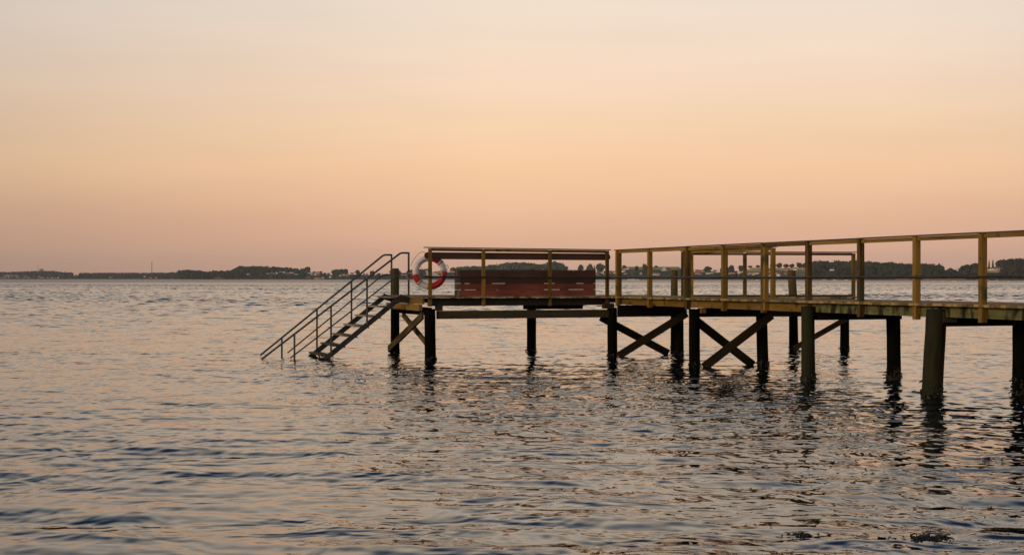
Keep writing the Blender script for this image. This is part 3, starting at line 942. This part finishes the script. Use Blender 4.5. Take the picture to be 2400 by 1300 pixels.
def land():
    pxs = list(range(-900, 3300, 5)); rows = []
    ts = [-.12, -.03, 0, .008, .02, .04, .06] + [.1 + .9 * i / 44 for i in range(45)] + [1.05, 1.4, 3.0]
    verts = []; cols = []
    for px in pxs:
        ds, T, zr = ridge(px)
        for t in ts:
            d = ds + T * t
            z = ground(px, d) if t < 2 else -3
            verts.append(((px - 1200) / F * d, d, z))
            y = HZ - (z - H) * F / d
            n = mnoise.noise(Vector((px * .05, t * 14, 3)))
            c = (.042 + .012 * n, .052 + .014 * n, .024)
            if t <= .028: c = (.30 + .08 * n, .17 + .04 * n, .09)
            elif t < .055: c = (.07, .075, .03)
            for (a, b_, y0, y1, fc) in FIELDS:
                if a <= px <= b_ and y0 <= y <= y1: c = tuple(k * (1 + .18 * n) for k in fc)
            if 502 < px < 523 and 635 < y < 654 and t > 0:      # sandy cliff
                c = (.34, .17, .10) if (y * .5 + px * .17 + n) % 3.1 > .9 else (.12, .08, .04)
            cols.append((*c, 1))
    nc = len(ts); faces = []
    for i in range(len(pxs) - 1):
        for k in range(nc - 1):
            a = i * nc + k
            faces.append((a, a + nc, a + nc + 1, a + 1))
    me = bpy.data.meshes.new('shore_land')
    me.from_pydata(verts, [], faces)
    ca = me.attributes.new('Col', 'FLOAT_COLOR', 'POINT')
    ca.data.foreach_set('color', [x for c in cols for x in c])
    me.polygons.foreach_set('use_smooth', [True] * len(faces))
    m, t, b = new_mat('shore_ground')
    at = t.nodes.new('ShaderNodeAttribute'); at.attribute_name = 'Col'
    n = t.nodes.new('ShaderNodeTexNoise'); n.inputs['Scale'].default_value = .08; n.inputs['Detail'].default_value = 6
    tcn = t.nodes.new('ShaderNodeTexCoord'); t.links.new(tcn.outputs['Object'], n.inputs['Vector'])
    r = t.nodes.new('ShaderNodeMapRange'); r.inputs[1].default_value = .3; r.inputs[2].default_value = .7; r.inputs[3].default_value = .6; r.inputs[4].default_value = 1.35
    t.links.new(n.outputs[0], r.inputs[0])
    mm = t.nodes.new('ShaderNodeMix'); mm.data_type = 'RGBA'; mm.blend_type = 'MULTIPLY'; mm.inputs[0].default_value = 1
    t.links.new(at.outputs['Color'], mm.inputs[6]); t.links.new(r.outputs[0], mm.inputs[7])
    t.links.new(mm.outputs[2], b.inputs['Base Color']); b.inputs['Roughness'].default_value = .95
    b.inputs['Specular IOR Level'].default_value = .1
    me.materials.append(m)
    o = bpy.data.objects.new('shore_land', me); COL.objects.link(o)
    tag(o, 'low far shore with beach, fields and dark slopes', 'land', kind='structure')
land()

# ---- houses
def mat_flat(name, c, rough=.8): return simple(name, c, rough, 0, .12, .6)
HW = {'white': mat_flat('white_render', (.82, .78, .74)), 'cream': mat_flat('cream_render', (.60, .46, .33)), 'pink': mat_flat('pinkish_render', (.62, .36, .30)),
      'brick': mat_flat('brick_wall', (.26, .12, .08)), 'grey': mat_flat('grey_wall', (.36, .34, .33)), 'yellow': mat_flat('yellow_render', (.62, .42, .16))}
HR = {'red': mat_flat('red_tiles', (.36, .10, .08)), 'dark': mat_flat('dark_tiles', (.045, .04, .042)), 'grey': mat_flat('grey_tiles', (.16, .15, .15)), 'brown': mat_flat('brown_tiles', (.14, .07, .045))}
M['glass'] = simple('window_glass', (.03, .035, .045), .15)
_house = {}
def house_protos(kind, w, dpt, h, rh):
    """wall, roof, windows meshes for one house; origin at ground centre, long side facing -Y"""
    key = (w, dpt, h, rh, kind)
    if key in _house: return _house[key]
    a, b = w / 2, dpt / 2
    W = MB(); 
    W.quad([(-a, -b, -2), (a, -b, -2), (a, -b, h), (-a, -b, h)]); W.quad([(a, b, -2), (-a, b, -2), (-a, b, h), (a, b, h)])
    for s in (-1, 1):
        W.quad([(s * a, s * -b, -2), (s * a, s * b, -2), (s * a, s * b, h), (s * a, 0, h + rh), (s * a, s * -b, h)])
    Rf = MB(); e = .35; th = .18
    for s in (-1, 1):
        pts = [(-a - e, s * (b + e), h - e * rh / b), (a + e, s * (b + e), h - e * rh / b), (a + e, 0, h + rh + .05), (-a - e, 0, h + rh + .05)]
        Rf.prism(pts, (0, 0, th))
    ch = MB(); ch.beam((a * .4, 0, h + rh - .3), (a * .4, 0, h + rh + .9), .5, .5, up=(0, 1, 0))
    wins = MB()
    wins.beam((0, -b - .02, h * .38), (0, -b - .02, h * .78), 1.0, .06, up=(0, 1, 0))
    def me(mb, nm):
        mesh = bpy.data.meshes.new(nm); mesh.from_pydata(mb.v, [], mb.f)
        return mesh
    _house[key] = (me(W, 'wall'), me(Rf, 'roof'), me(ch, 'chimney'), me(wins, 'window'))
    return _house[key]
_hm = {}
def hmesh(mesh, mat):
    k = (mesh.name, mat.name)
    if k not in _hm:
        c = mesh.copy(); c.materials.append(mat); _hm[k] = c
    return _hm[k]
RECTS = []
ORD = {}
def house(px, y, wall='white', roof='dark', w=8, h=2.8, rh=2.2, gable=False, label=None, dp=6.5, scale=1.0):
    d = dist_for(px, y)
    x = (px - 1200) / F * d
    z = ground(px, d)
    o = empty('house', (x, d, z), rz=(R(90) if gable else R(random.Random(px).uniform(-25, 25))) - math.atan2(x, d) * .7)
    o.scale = (scale,) * 3; wn = 1
    mw, mrf, mch, mwn = house_protos('h', w, dp, h, rh)
    for nm, ms, mt in (('wall', mw, HW[wall]), ('roof', mrf, HR[roof]), ('window', mwn, M['glass']), ('window', mwn, M['glass'])):
        c = bpy.data.objects.new(nm, hmesh(ms, mt)); COL.objects.link(c); c.parent = o
        if nm == 'window':
            c.location.x = w * .25 * wn; wn = -wn
        if nm == 'roof':
            cc = bpy.data.objects.new('chimney', hmesh(mch, HW['brick'])); COL.objects.link(cc); cc.parent = c
    wp_ = (w if not gable else dp) * scale * F / d / 2
    RECTS.append((px - wp_ - 1.5, px + wp_ + 1.5, y - (h + rh) * scale * F / d, y + 1, d))
    tag(o, label, 'house', 'houses along the far shore')
    return o
WC = {'white': 'white', 'cream': 'cream', 'pink': 'pinkish', 'brick': 'brick', 'grey': 'grey', 'yellow': 'yellow'}
areas = [
 ('on far left shore, upper row', [(13, 646.5, 'white', 'dark'), (20, 647, 'white', 'red'), (30, 647, 'white', 'dark'), (38, 647.5, 'white', 'grey'), (44, 648, 'pink', 'dark'), (60, 648, 'grey', 'dark')]),
 ('on far left shore, waterside row', [(5, 651.5, 'pink', 'red'), (12, 651.5, 'cream', 'brown'), (21, 651, 'pink', 'red'), (41, 651.5, 'pink', 'dark'), (57, 652, 'grey', 'dark'), (67, 651.5, 'pink', 'dark'), (92, 650, 'pink', 'red'), (97, 651.5, 'cream', 'red'), (102, 652, 'pink', 'dark'),
    (112, 651.5, 'cream', 'dark'), (122, 651.5, 'white', 'dark'), (129, 652, 'cream', 'brown'), (136, 651.5, 'white', 'brown')]),
 ('between tall chimney and left edge', [(178, 643, 'grey', 'grey'), (259, 651, 'cream', 'dark'), (339, 649, 'white', 'dark'), (353, 652, 'cream', 'brown'), (366, 652, 'yellow', 'brown')]),
 ('on wooded headland left of stairs', [(582, 644, 'white', 'dark'), (628, 642, 'white', 'dark'), (637, 641.5, 'pink', 'red'), (643, 642, 'pink', 'brown'), (648, 641.5, 'white', 'red'), (666, 640, 'white', 'dark'), (673, 641.5, 'grey', 'dark'), (681, 643.5, 'brick', 'red'), (693, 644, 'white', 'dark')]),
 ('in middle of headland village', [(725, 641, 'white', 'dark'), (736, 639.5, 'cream', 'dark'), (744, 641, 'white', 'brown'), (731, 645, 'pink', 'red'), (739, 645, 'white', 'dark'), (746, 644.5, 'cream', 'brown'), (770, 641, 'grey', 'dark'), (752, 638, 'brick', 'dark')]),
 ('at waterside below headland village', [(741, 653.5, 'cream', 'brown'), (749, 653.5, 'yellow', 'brown'), (757, 653, 'pink', 'brown'), (774, 650.5, 'white', 'dark'), (721, 651.5, 'yellow', 'brown')]),
 ('on slope behind stair handrails', [(797, 647.5, 'cream', 'dark'), (805, 645.5, 'white', 'grey'), (815, 646.5, 'pink', 'red'), (825, 642.5, 'white', 'red'), (853, 643.5, 'pink', 'dark'), (860, 641.5, 'grey', 'dark'), (888, 640, 'white', 'dark'), (896, 640.5, 'cream', 'brown'), (907, 641, 'pink', 'red'), (946, 641, 'white', 'brown')]),
 ('behind the lifebuoy', [(1020, 637, 'cream', 'brown'), (1028, 637.5, 'white', 'dark'), (1037, 636.5, 'white', 'red'), (1049, 636, 'white', 'grey'), (1058, 638, 'pink', 'red')]),
 ('above the right half of the bench', [(1338, 632, 'pink', 'red')]),
 ('between bench and first walkway post', [(1398, 644, 'white', 'red'), (1403, 639, 'grey', 'brown'), (1418, 630, 'white', 'dark'), (1431, 630.5, 'pink', 'brown'), (1432, 641, 'pink', 'red'), (1441, 641, 'white', 'red'), (1418, 643, 'white', 'dark')]),
 ('between first two walkway posts', [(1464, 632.5, 'white', 'dark'), (1471, 631, 'white', 'red'), (1477, 631.5, 'brick', 'brown'), (1461, 637, 'white', 'grey'), (1466, 643, 'cream', 'brown'), (1502, 643.5, 'grey', 'dark')]),
 ('between second and third walkway posts', [(1534, 644.5, 'white', 'grey'), (1542, 645.5, 'cream', 'grey'), (1566, 634.5, 'brick', 'dark')]),
 ('between third and fourth walkway posts', [(1634, 635, 'cream', 'brown'), (1641, 636, 'pink', 'red'), (1650, 634, 'grey', 'brown'), (1633, 642.5, 'cream', 'red'), (1641, 643, 'pink', 'brown'), (1659, 642, 'white', 'dark'), (1667, 641, 'white', 'grey'), (1676, 637.5, 'grey', 'dark'), (1681, 638.5, 'white', 'dark')]),
 ('between fourth and fifth walkway posts', [(1732, 638, 'white', 'dark'), (1758, 642.5, 'grey', 'grey'), (1766, 645, 'cream', 'brown'), (1774, 642, 'white', 'grey')]),
 ('between fifth and sixth walkway posts', [(1808, 637, 'pink', 'brown'), (1814, 636, 'pink', 'red'), (1818, 643, 'white', 'grey'), (1828, 644.5, 'brick', 'brown'), (1836, 643.5, 'cream', 'brown'), (1806, 648, 'cream', 'red'), (1824, 648, 'white', 'brown'), (1845, 634.5, 'pink', 'red'), (1864, 633.5, 'white', 'red')]),
 ('in woods between the sixth and seventh walkway posts', [(1950, 634, 'white', 'dark')]),
 ('by small golden field at right', [(2317, 632.5, 'white', 'grey'), (2336, 633, 'cream', 'grey')]),
]
NTH = ['leftmost', 'second from left', 'third from left', 'fourth from left', 'fifth from left', 'sixth from left', 'seventh from left', 'eighth from left', 'ninth from left',
       'tenth from left', 'eleventh from left', 'twelfth from left', 'thirteenth from left']
for place, hs in areas:
    order = sorted(range(len(hs)), key=lambda i: hs[i][0])
    for rank, i in enumerate(order):
        px, y, wl, rf = hs[i]
        rs = random.Random(px * 7)
        col = f"{WC[wl]} house with {'dark' if rf == 'dark' else rf} roof"
        lab = f"{col} {place}" if len(hs) == 1 else f"{col}, {NTH[rank]} {place}"
        house(px, y, wl, rf, w=rs.choice((6.5, 7.5, 8.5)), h=rs.choice((2.6, 3.2)), rh=rs.choice((1.8, 2.3)), gable=rs.random() < .35, label=lab, dp=5.5, scale=.78)
house(1556, 635, 'white', 'brown', w=9, h=3, rh=3.4, gable=True, label='large white gabled house below the green field between second and third walkway posts', dp=8)
house(1358, 634.5, 'white', 'grey', w=17, h=2.6, rh=1.2, label='long low white building above the right end of the bench')
house(1718, 638, 'pink', 'dark', w=13, h=3.0, rh=2.2, label='long pinkish building with dark roof below the two round trees')
house(2328, 632.6, 'white', 'grey', w=7, h=1.6, rh=1.0, label='low white shed at the top of the small golden field')

# ---- block buildings, chimney and masts on the left skyline
def block(px, y, w, h, wall, label, name='block_building', cat='building'):
    d = dist_for(px, y); x = (px - 1200) / F * d; z = ground(px, d)
    o = empty(name, (x, d, z)); tag(o, label, cat)
    m = MB(); m.beam((0, 0, -3), (0, 0, h), w, w * .7, up=(0, 1, 0)); m.build('wall', HW[wall], o)
    m = MB(); m.beam((0, 0, h), (0, 0, h + .5), w + .6, w * .7 + .6, up=(0, 1, 0)); m.build('roof', HR['dark'], o)
    m = MB(); m.beam((w * .15, 0, h + .5), (w * .15, 0, h + 2.4), w * .35, w * .3, up=(0, 1, 0)); m.build('roof_house', HW[wall], o)
    for i in range(4):
        for k in range(max(1, int(h // 4))):
            m = MB(); m.beam((-w * .38 + w * .25 * i, -w * .35 - .03, 1.5 + k * 3.6), (-w * .38 + w * .25 * i, -w * .35 - .03, 3.3 + k * 3.6), w * .12, .08, up=(0, 1, 0)); m.build('window', M['glass'], o)
    return o
block(97, 640, 12, 16, 'grey', 'dark boxy block building standing above the trees on the left skyline beside a thin mast')
block(206, 641, 11, 8, 'brick', 'small boxy building poking above the treeline left of the tall chimney')
def mast(px, ybase, top_y, r, label, lattice=False, name='mast', cat='mast', col='grey'):
    d = dist_for(px, ybase); x = (px - 1200) / F * d; z = ground(px, d)
    zt = H + (HZ - top_y) * d / F
    o = empty(name, (x, d, z)); tag(o, label, cat)
    m = MB(); m.tube([(0, 0, -2), (0, 0, (zt - z) * .5), (0, 0, zt - z)], [r, r * .85, r * .7], 12)
    m.build('shaft', HW[col] if not lattice else M['steel'], o)
    m = MB(); m.tube([(0, 0, zt - z), (0, 0, zt - z + (3 if lattice else .8))], [r * .4, r * .2] if lattice else [r * .8, r * .8], 8); m.build('tip' if lattice else 'rim', M['steel'] if lattice else HR['dark'], o)
    return o
mast(356, 642, 613.5, 1.5, 'tall slim chimney rising from the treeline on the left shore', name='chimney', cat='chimney')
mast(89, 640, 621.5, .55, 'thin mast left of the boxy block building on the left skyline', True)
mast(131, 642, 628, .4, 'short thin mast on the left skyline right of the boxy building', True)
mast(1489, 650, 634, .12, 'white flagpole or boat mast by the moored boats between the first walkway posts', True, name='flagpole', cat='pole')
mast(1854, 640, 624.5, .12, 'thin pole standing up behind the leaning pile top', True, name='flagpole', cat='pole')

# ---- boats
def boat(px, y, L, hull, label, cabin=True, mast_h=0):
    d = min(F * H / max(y - HZ, .8), interp(SHORE, px) - 6)
    x = (px - 1200) / F * d
    rs = random.Random(int(px))
    o = empty('boat', (x, d, 0), rz=rs.uniform(-.4, .4) + (math.pi if rs.random() < .5 else 0))
    tag(o, label, 'boat', 'boats at the far shore')
    m = MB(); n = 10; secs = []
    for i in range(n + 1):
        t = i / n; xx = -L / 2 + L * t
        wd = L * .16 * (1 - max(0, (t - .45) / .55) ** 2.2) * (1 if t > .02 else .9) + .01
        sh = L * .13 + L * .05 * t * t
        secs.append([(xx, -wd, sh), (xx, -wd * .75, 0), (xx, 0, -L * .05), (xx, wd * .75, 0), (xx, wd, sh)])
    for i in range(n):
        A, B = secs[i], secs[i + 1]
        for k in range(4): m.quad([A[k], A[k + 1], B[k + 1], B[k]])
        m.quad([A[0], B[0], B[4], A[4]])
    m.quad(secs[0])
    m.build('hull', hull, o)
    if cabin:
        m = MB(); m.beam((-L * .12, 0, L * .17), (L * .16, 0, L * .17), L * .2, L * .13); m.build('cabin', HW['white'], o)
        m = MB(); m.beam((-L * .10, 0, L * .185), (L * .165, 0, L * .185), L * .205, L * .04); m.build('window_band', M['glass'], o)
    if mast_h:
        m = MB(); m.tube([(0, 0, L * .2), (0, 0, mast_h)], .06, 6); m.build('mast', HW['white'], o)
bw, bo, br = HW['white'], HW['yellow'], HW['brick']
for (px, y, L, hl, cb, mh, lab) in [
    (1476, 656.0, 6, bw, True, 0, 'white boat moored left of the flagpole between the first walkway posts'),
    (1484, 656.0, 7, bw, True, 0, 'white boat moored closest to the flagpole between the first walkway posts'),
    (1496, 656.0, 5, bw, True, 6, 'white boat with mast moored right of the flagpole'),
    (1809, 656.6, 5.5, bo, True, 0, 'yellowish boat at the beach beside the fifth walkway post'),
    (1817, 656.8, 4, br, False, 0, 'small reddish boat next to the yellowish boat at the beach'),
    (1763, 656.5, 4.5, bo, True, 0, 'small boat at the beach between the fourth and fifth posts, left one'),
    (1775, 656.5, 4, bw, False, 0, 'small white boat at the beach between the fourth and fifth posts, right one'),
    (1933, 656.8, 5.5, bo, True, 0, 'orange lit boat on the beach below the woods, left of three'),
    (1957, 656.8, 4.5, bw, True, 0, 'small white boat on the beach below the woods, middle of three'),
    (1984, 656.8, 4, bw, False, 0, 'flat white dinghy on the beach below the woods, right of three'),
    (2192, 660.0, 2.6, bw, False, 0, 'tiny white dinghy afloat left of two others off the long pier'),
    (2210, 660.3, 2.4, bw, False, 0, 'tiny white dinghy afloat in the middle off the long pier'),
    (2237, 660.0, 2.8, bw, True, 0, 'tiny white cabin boat afloat at the right end of the long pier'),
    (2290, 658.3, 3.2, bo, True, 0, 'orange lit boat just left of the ninth walkway post'),
    (2316, 658.8, 3.6, bo, True, 0, 'orange and white boat just right of the ninth walkway post'),
    (2323, 659.4, 3.0, bw, False, 0, 'low white dinghy in front of the orange and white boat'),
    (2336, 658.6, 3.0, bw, True, 3.2, 'small white boat with short mast right of the ninth walkway post'),
    (2366, 660.5, 2.6, bw, False, 0, 'low pale dinghy afloat near the right edge')]:
    boat(px, y, L, hl, lab, cb, mh)
def low_pier(px0, px1, d, label):
    x0 = (px0 - 1200) / F * d; x1 = (px1 - 1200) / F * d
    o = empty('pier', ((x0 + x1) / 2, d, 0)); tag(o, label, 'pier', 'low piers at the far shore')
    L = x1 - x0
    m = MB(); m.beam((-L / 2, 0, .75), (L / 2, 0, .75), 1.4, .2); m.build('deck', HW['cream'], o)
    m = MB(); m.beam((-L / 2, -.6, 1.5), (L / 2, -.6, 1.5), .14, .22); m.build('rail', HW['cream'], o)
    for i in range(int(L / 3.2) + 1):
        xx = -L / 2 + i * 3.2
        m = MB(); m.beam((xx, -.6, -1), (xx, -.6, 1.39), .22, .22, up=(0, 1, 0)); m.build('post', HW['brick'], o)
        m = MB(); m.beam((xx, .6, -1), (xx, .6, .64), .22, .22, up=(0, 1, 0)); m.build('post', HW['brick'], o)
low_pier(2164, 2263, 1330, 'long low pale pier on the far shore between the eighth and ninth walkway posts')
low_pier(2098, 2132, 1420, 'short low pale pier on the far shore left of the eighth walkway post')

# ---- trees
def leaf_mat(name, c):
    m, t, b = new_mat(name)
    at = t.nodes.new('ShaderNodeAttribute'); at.attribute_name = 'tone'
    r = t.nodes.new('ShaderNodeValToRGB')
    r.color_ramp.elements[0].color = (*[k * .55 for k in c], 1); r.color_ramp.elements[1].color = (*[k * 1.5 for k in c], 1)
    t.links.new(at.outputs['Fac'], r.inputs[0]); t.links.new(r.outputs[0], b.inputs['Base Color'])
    b.inputs['Roughness'].default_value = .9; b.inputs['Specular IOR Level'].default_value = .1
    return m
LEAF = [leaf_mat('deciduous_leaves', (.040, .050, .030)), leaf_mat('dusky_leaves', (.046, .046, .036)), leaf_mat('green_leaves', (.060, .078, .050))]
M['bark'] = simple('bark', (.03, .022, .016), .9)
def crown_faces(mb, c, rx, rz, n, rs, tone, size, conifer=False):
    """leaf clumps through a lobed crown volume centred on c"""
    lobes = [(Vector((rs.uniform(-.45, .45) * rx, rs.uniform(-.45, .45) * rx, rs.uniform(-.4, .45) * rz)), rs.uniform(.45, .68)) for _ in range(5)]
    lobes.append((Vector((0, 0, 0)), .72))
    for i in range(n):
        if conifer:
            t = rs.random() ** .8
            rad = rx * (1 - t) * rs.uniform(.3, 1)
            an = rs.uniform(0, 6.283)
            p = Vector((math.cos(an) * rad, math.sin(an) * rad, -rz + 2 * rz * t))
        else:
            lc, lr = lobes[rs.randrange(6)]
            d = Vector((rs.gauss(0, 1), rs.gauss(0, 1), rs.gauss(0, 1))).normalized()
            k = lr * rs.uniform(.55, 1.0) ** .5
            p = lc + Vector((d.x * rx * k, d.y * rx * k, d.z * rz * k))
        p = p + c
        s = size * rs.uniform(.6, 1.3)
        e1 = Vector((rs.gauss(0, 1), rs.gauss(0, 1) * .7, rs.gauss(0, 1))).normalized()
        e2 = e1.cross(Vector((rs.gauss(0, 1), rs.gauss(0, 1), rs.gauss(0, 1)))).normalized()
        tt = min(1, max(0, tone + rs.uniform(-.25, .25)))
        mb.quad([p - e1 * s, p + e2 * s * .8, p + e1 * s, p - e2 * s * .7], None, tt)
ICO = None
def core(mb, c, rx, rz, rs, tone):
    """uneven closed inner mass of a crown so that it is dense in the middle"""
    global ICO
    if ICO is None:
        bm = bmesh.new(); bmesh.ops.create_icosphere(bm, subdivisions=2, radius=1)
        ICO = ([v.co.copy() for v in bm.verts], [[v.index for v in f.verts] for f in bm.faces]); bm.free()
    sx = rs.uniform(0, 99); pts = []
    for v in ICO[0]:
        k = .84 + .5 * mnoise.noise(v * 1.6 + Vector((sx, 0, 0)))
        pts.append(Vector((c.x + v.x * rx * k, c.y + v.y * rx * k, c.z + v.z * rz * k)))
    for f in ICO[1]:
        mb.quad([pts[i] for i in f], None, min(1, max(0, tone + rs.uniform(-.18, .18))))
def blocked(px, d, top_y, base_y, wpx):
    for (a, b, y0, y1, hd) in RECTS:
        if d < hd + 4 and px + wpx > a and px - wpx < b and top_y < y1 - 1 and base_y > y0: return True
    for (a, b, y0, y1, _) in FIELDS:
        if px + wpx > a + 1 and px - wpx < b - 1 and top_y < y1 and base_y > y0 + .5: return True
    if 500 < px < 525 and top_y > 639: return True
    return False
woods = [(-700, 415, 'far left shore wood with a low level treeline', 1), (415, 555, 'dark low wood on the tip of the headland', 0), (555, 1000, 'dark wood behind the village left of the jetty', 0), (1000, 1345, 'hazy rounded wood above the bench', 2),
         (1345, 1700, 'scattered garden trees among the houses behind the walkway', 2), (1700, 1893, 'low hedges and bushes among the fields behind the walkway', 1), (1893, 2215, 'broad dark wood behind the right half of the walkway', 0), (2215, 2900, 'rising dusky wood at the right edge', 1)]
TC = 0
for (w0, w1, lab, lm) in woods:
    rs = random.Random(w0 + 5)
    mb = MB()
    px = w0
    while px < w1:
        ds, T, zr = ridge(px)
        dr = ds + T
        step = 6.0 * F / dr
        town = 0.8 if (620 < px < 915 or 1000 < px < 1060 or 1395 < px < 1520 or 1620 < px < 1900) else (0.9)
        if px < 150: town = .7
        nrow = 9 if px > 420 else 6
        for k in [0, 0] + list(range(nrow)):
            t = 1 - (k + rs.random() * .8) / nrow * (.94)
            if k == 0: t = 1.0 - rs.random() * .03
            p_ = px + rs.uniform(-.5, .5) * step
            if (bare(p_) and t > .8): continue
            if k > 0 and rs.random() > town: continue
            d = ds + T * t
            z = ground(p_, d)
            th = TREE * rs.uniform(.62, 1.0)
            if k == 0 and not bare(p_): th = TREE * rs.uniform(.85, 1.10)
            if t < .25: th *= .6
            rx = th * (rs.uniform(.42, .58) if k else rs.uniform(.5, .7))
            if w0 == 1700 and t < .8: th *= .5; rx *= .6
            # keep below the skyline
            ybase = HZ - (z - H) * F / d; ytop = HZ - (z + th - H) * F / d
            if ytop < interp(SKY, p_) - (2 if k == 0 else -2):
                th = (ybase - interp(SKY, p_) - (0 if k == 0 else 2)) * d / F
                if th < 3: continue
                ytop = ybase - th * F / d
                rx = min(rx, th * .6)
            if blocked(p_, d, ytop, ybase, rx * F / d): continue
            x = (p_ - 1200) / F * d
            con = rs.random() < .08
            nf = 64 if d < 2400 else 44
            if px > 2450 or px < -60: nf = 22
            tone = .5 + .45 * mnoise.noise(Vector((p_ * .03, t * 4, 1)))
            tone = min(.95, max(.05, tone + rs.uniform(-.2, .2)))
            if not con: core(mb, Vector((x, d, z + th * .50)), rx * .92, th * .47, rs, tone)
            crown_faces(mb, Vector((x, d, z + th * .54)), rx * (.6 if con else 1), th * .48, nf, rs, tone, th * .085, con)
            TC += 1
        px += step
    o = mb.build('distant_wood', LEAF[lm])
    tag(o, lab, 'woodland', kind='stuff')
def tree(px, ybase, ytop, wpx, label, conifer=False, lm=0, seed=None):
    d = dist_for(px, ybase); z = ground(px, d); x = (px - 1200) / F * d
    th = (ybase - ytop) * d / F; rx = wpx / 2 * d / F
    rs = random.Random(seed or int(px * 3))
    o = empty('tree' if not conifer else 'conifer_tree', (x, d, z))
    tag(o, label, 'tree', 'single trees on the far shore')
    m = MB(); m.tube([(0, 0, -1), (.1, 0, th * .25), (0, .1, th * .7)], [th * .035, th * .028, th * .012], 7)
    for q in range(4):
        an = rs.uniform(0, 6.28); m.tube([(0, 0, th * (.28 + .08 * q)), (math.cos(an) * rx * .6, math.sin(an) * rx * .6, th * (.5 + .09 * q))], [th * .016, th * .006], 5)
    m.build('trunk', M['bark'], o)
    m = MB()
    if not conifer: core(m, Vector((0, 0, th * .47)), rx * .95, th * .45, rs, .45)
    crown_faces(m, Vector((0, 0, th * .50)), rx, th * .50, 420, rs, .45, th * .06, conifer)
    m.build('crown', LEAF[lm], o)
for (px, yb, yt, w, lab, con, lm) in [
    (1361, 633, 613.5, 15, 'upright grey-green tree above the right end of the bench, left of the spreading one', False, 2),
    (1382, 633, 610.5, 18, 'spreading domed tree above the bench, left of the thin conifer', False, 2),
    (1393.5, 633, 616, 5, 'thin pointed conifer between two round trees near the bench end', True, 2),
    (1407, 637, 612.5, 24, 'big round tree behind the last post of the bench railing', False, 2),
    (1300, 634, 610.5, 20, 'tallest rounded tree at the right of the hazy wood above the bench', False, 2),
    (1463, 630, 620, 11, 'small round tree on the skyline just right of the first walkway post', False, 2),
    (1492, 636, 621.5, 12, 'small pointed tree beside the green field above the flagpole', False, 0),
    (1512, 641, 616.5, 15, 'tall narrow tree left of the second walkway post', False, 2),
    (1538, 626.5, 621.3, 11, 'low flat bush on the skyline of the green field', False, 0),
    (1659, 636, 619.5, 20, 'dark bluish tree in the middle between third and fourth walkway posts', False, 1),
    (1715, 636, 613.5, 17, 'tall round tree above the long pinkish building', False, 0),
    (1738, 632, 615, 18, 'wide round tree right of the tall round one over the golden field', False, 0),
    (1758, 627.8, 621.5, 14, 'low dark bush on the field skyline right of the wide round tree', False, 0),
    (1776, 627.8, 620.5, 13, 'low dark bush on the field skyline left of the fifth walkway post', False, 0),
    (1811, 628, 613.5, 15, 'dark round tree on the golden field skyline, left of a close pair', False, 1),
    (1827, 628, 614, 15, 'dark round tree on the golden field skyline, right of a close pair', False, 1),
    (1842, 628, 617, 14, 'lowest tree of the dark row right of the close pair', False, 1),
    (1856, 628.3, 616.5, 15, 'tree in the dark row standing over the leaning pile top', False, 1),
    (1873, 629, 612.8, 17, 'tallest tree of the dark row beside the sixth walkway post', False, 1),
    (1886, 629, 614.5, 15, 'tree closing the dark row at the sixth walkway post', False, 1),
    (2269, 634, 614, 14, 'rounded tree standing above the wood right of the yellow notch', False, 0),
    (2254, 632, 619.5, 6, 'small pointed tree between yellow notch and rounded tree', True, 0),
    (2318, 630, 608.5, 5, 'slim conifer top right of the ninth walkway post, left of a pair', True, 1),
    (2327, 630, 608, 6, 'slim conifer top right of the ninth walkway post, right of a pair', True, 1),
    (2391, 622, 600.5, 12, 'tallest pointed tree at the top of the rising wood at the right edge', False, 1)]:
    tree(px, yb, yt, w, lab, con, lm)
print('trees', TC)

# ------------------------------------------------------------------ air
hz_me = MB()
hz_me.beam((0, 3500, -4), (0, 3500, 130), 9000, 11000, up=(0, 1, 0))
mh, t, b = new_mat('haze_air')
t.nodes.remove(b)
pv = t.nodes.new('ShaderNodeVolumePrincipled')
pv.inputs['Color'].default_value = (.93, .96, 1.0, 1)
pv.inputs['Density'].default_value = 0.000055
t.links.new(pv.outputs[0], t.nodes['Material Output'].inputs['Volume'])
hzo = hz_me.build('haze', mh, merge=True)
tag(hzo, 'thin pale dusk haze over the bay', 'haze', kind='stuff')
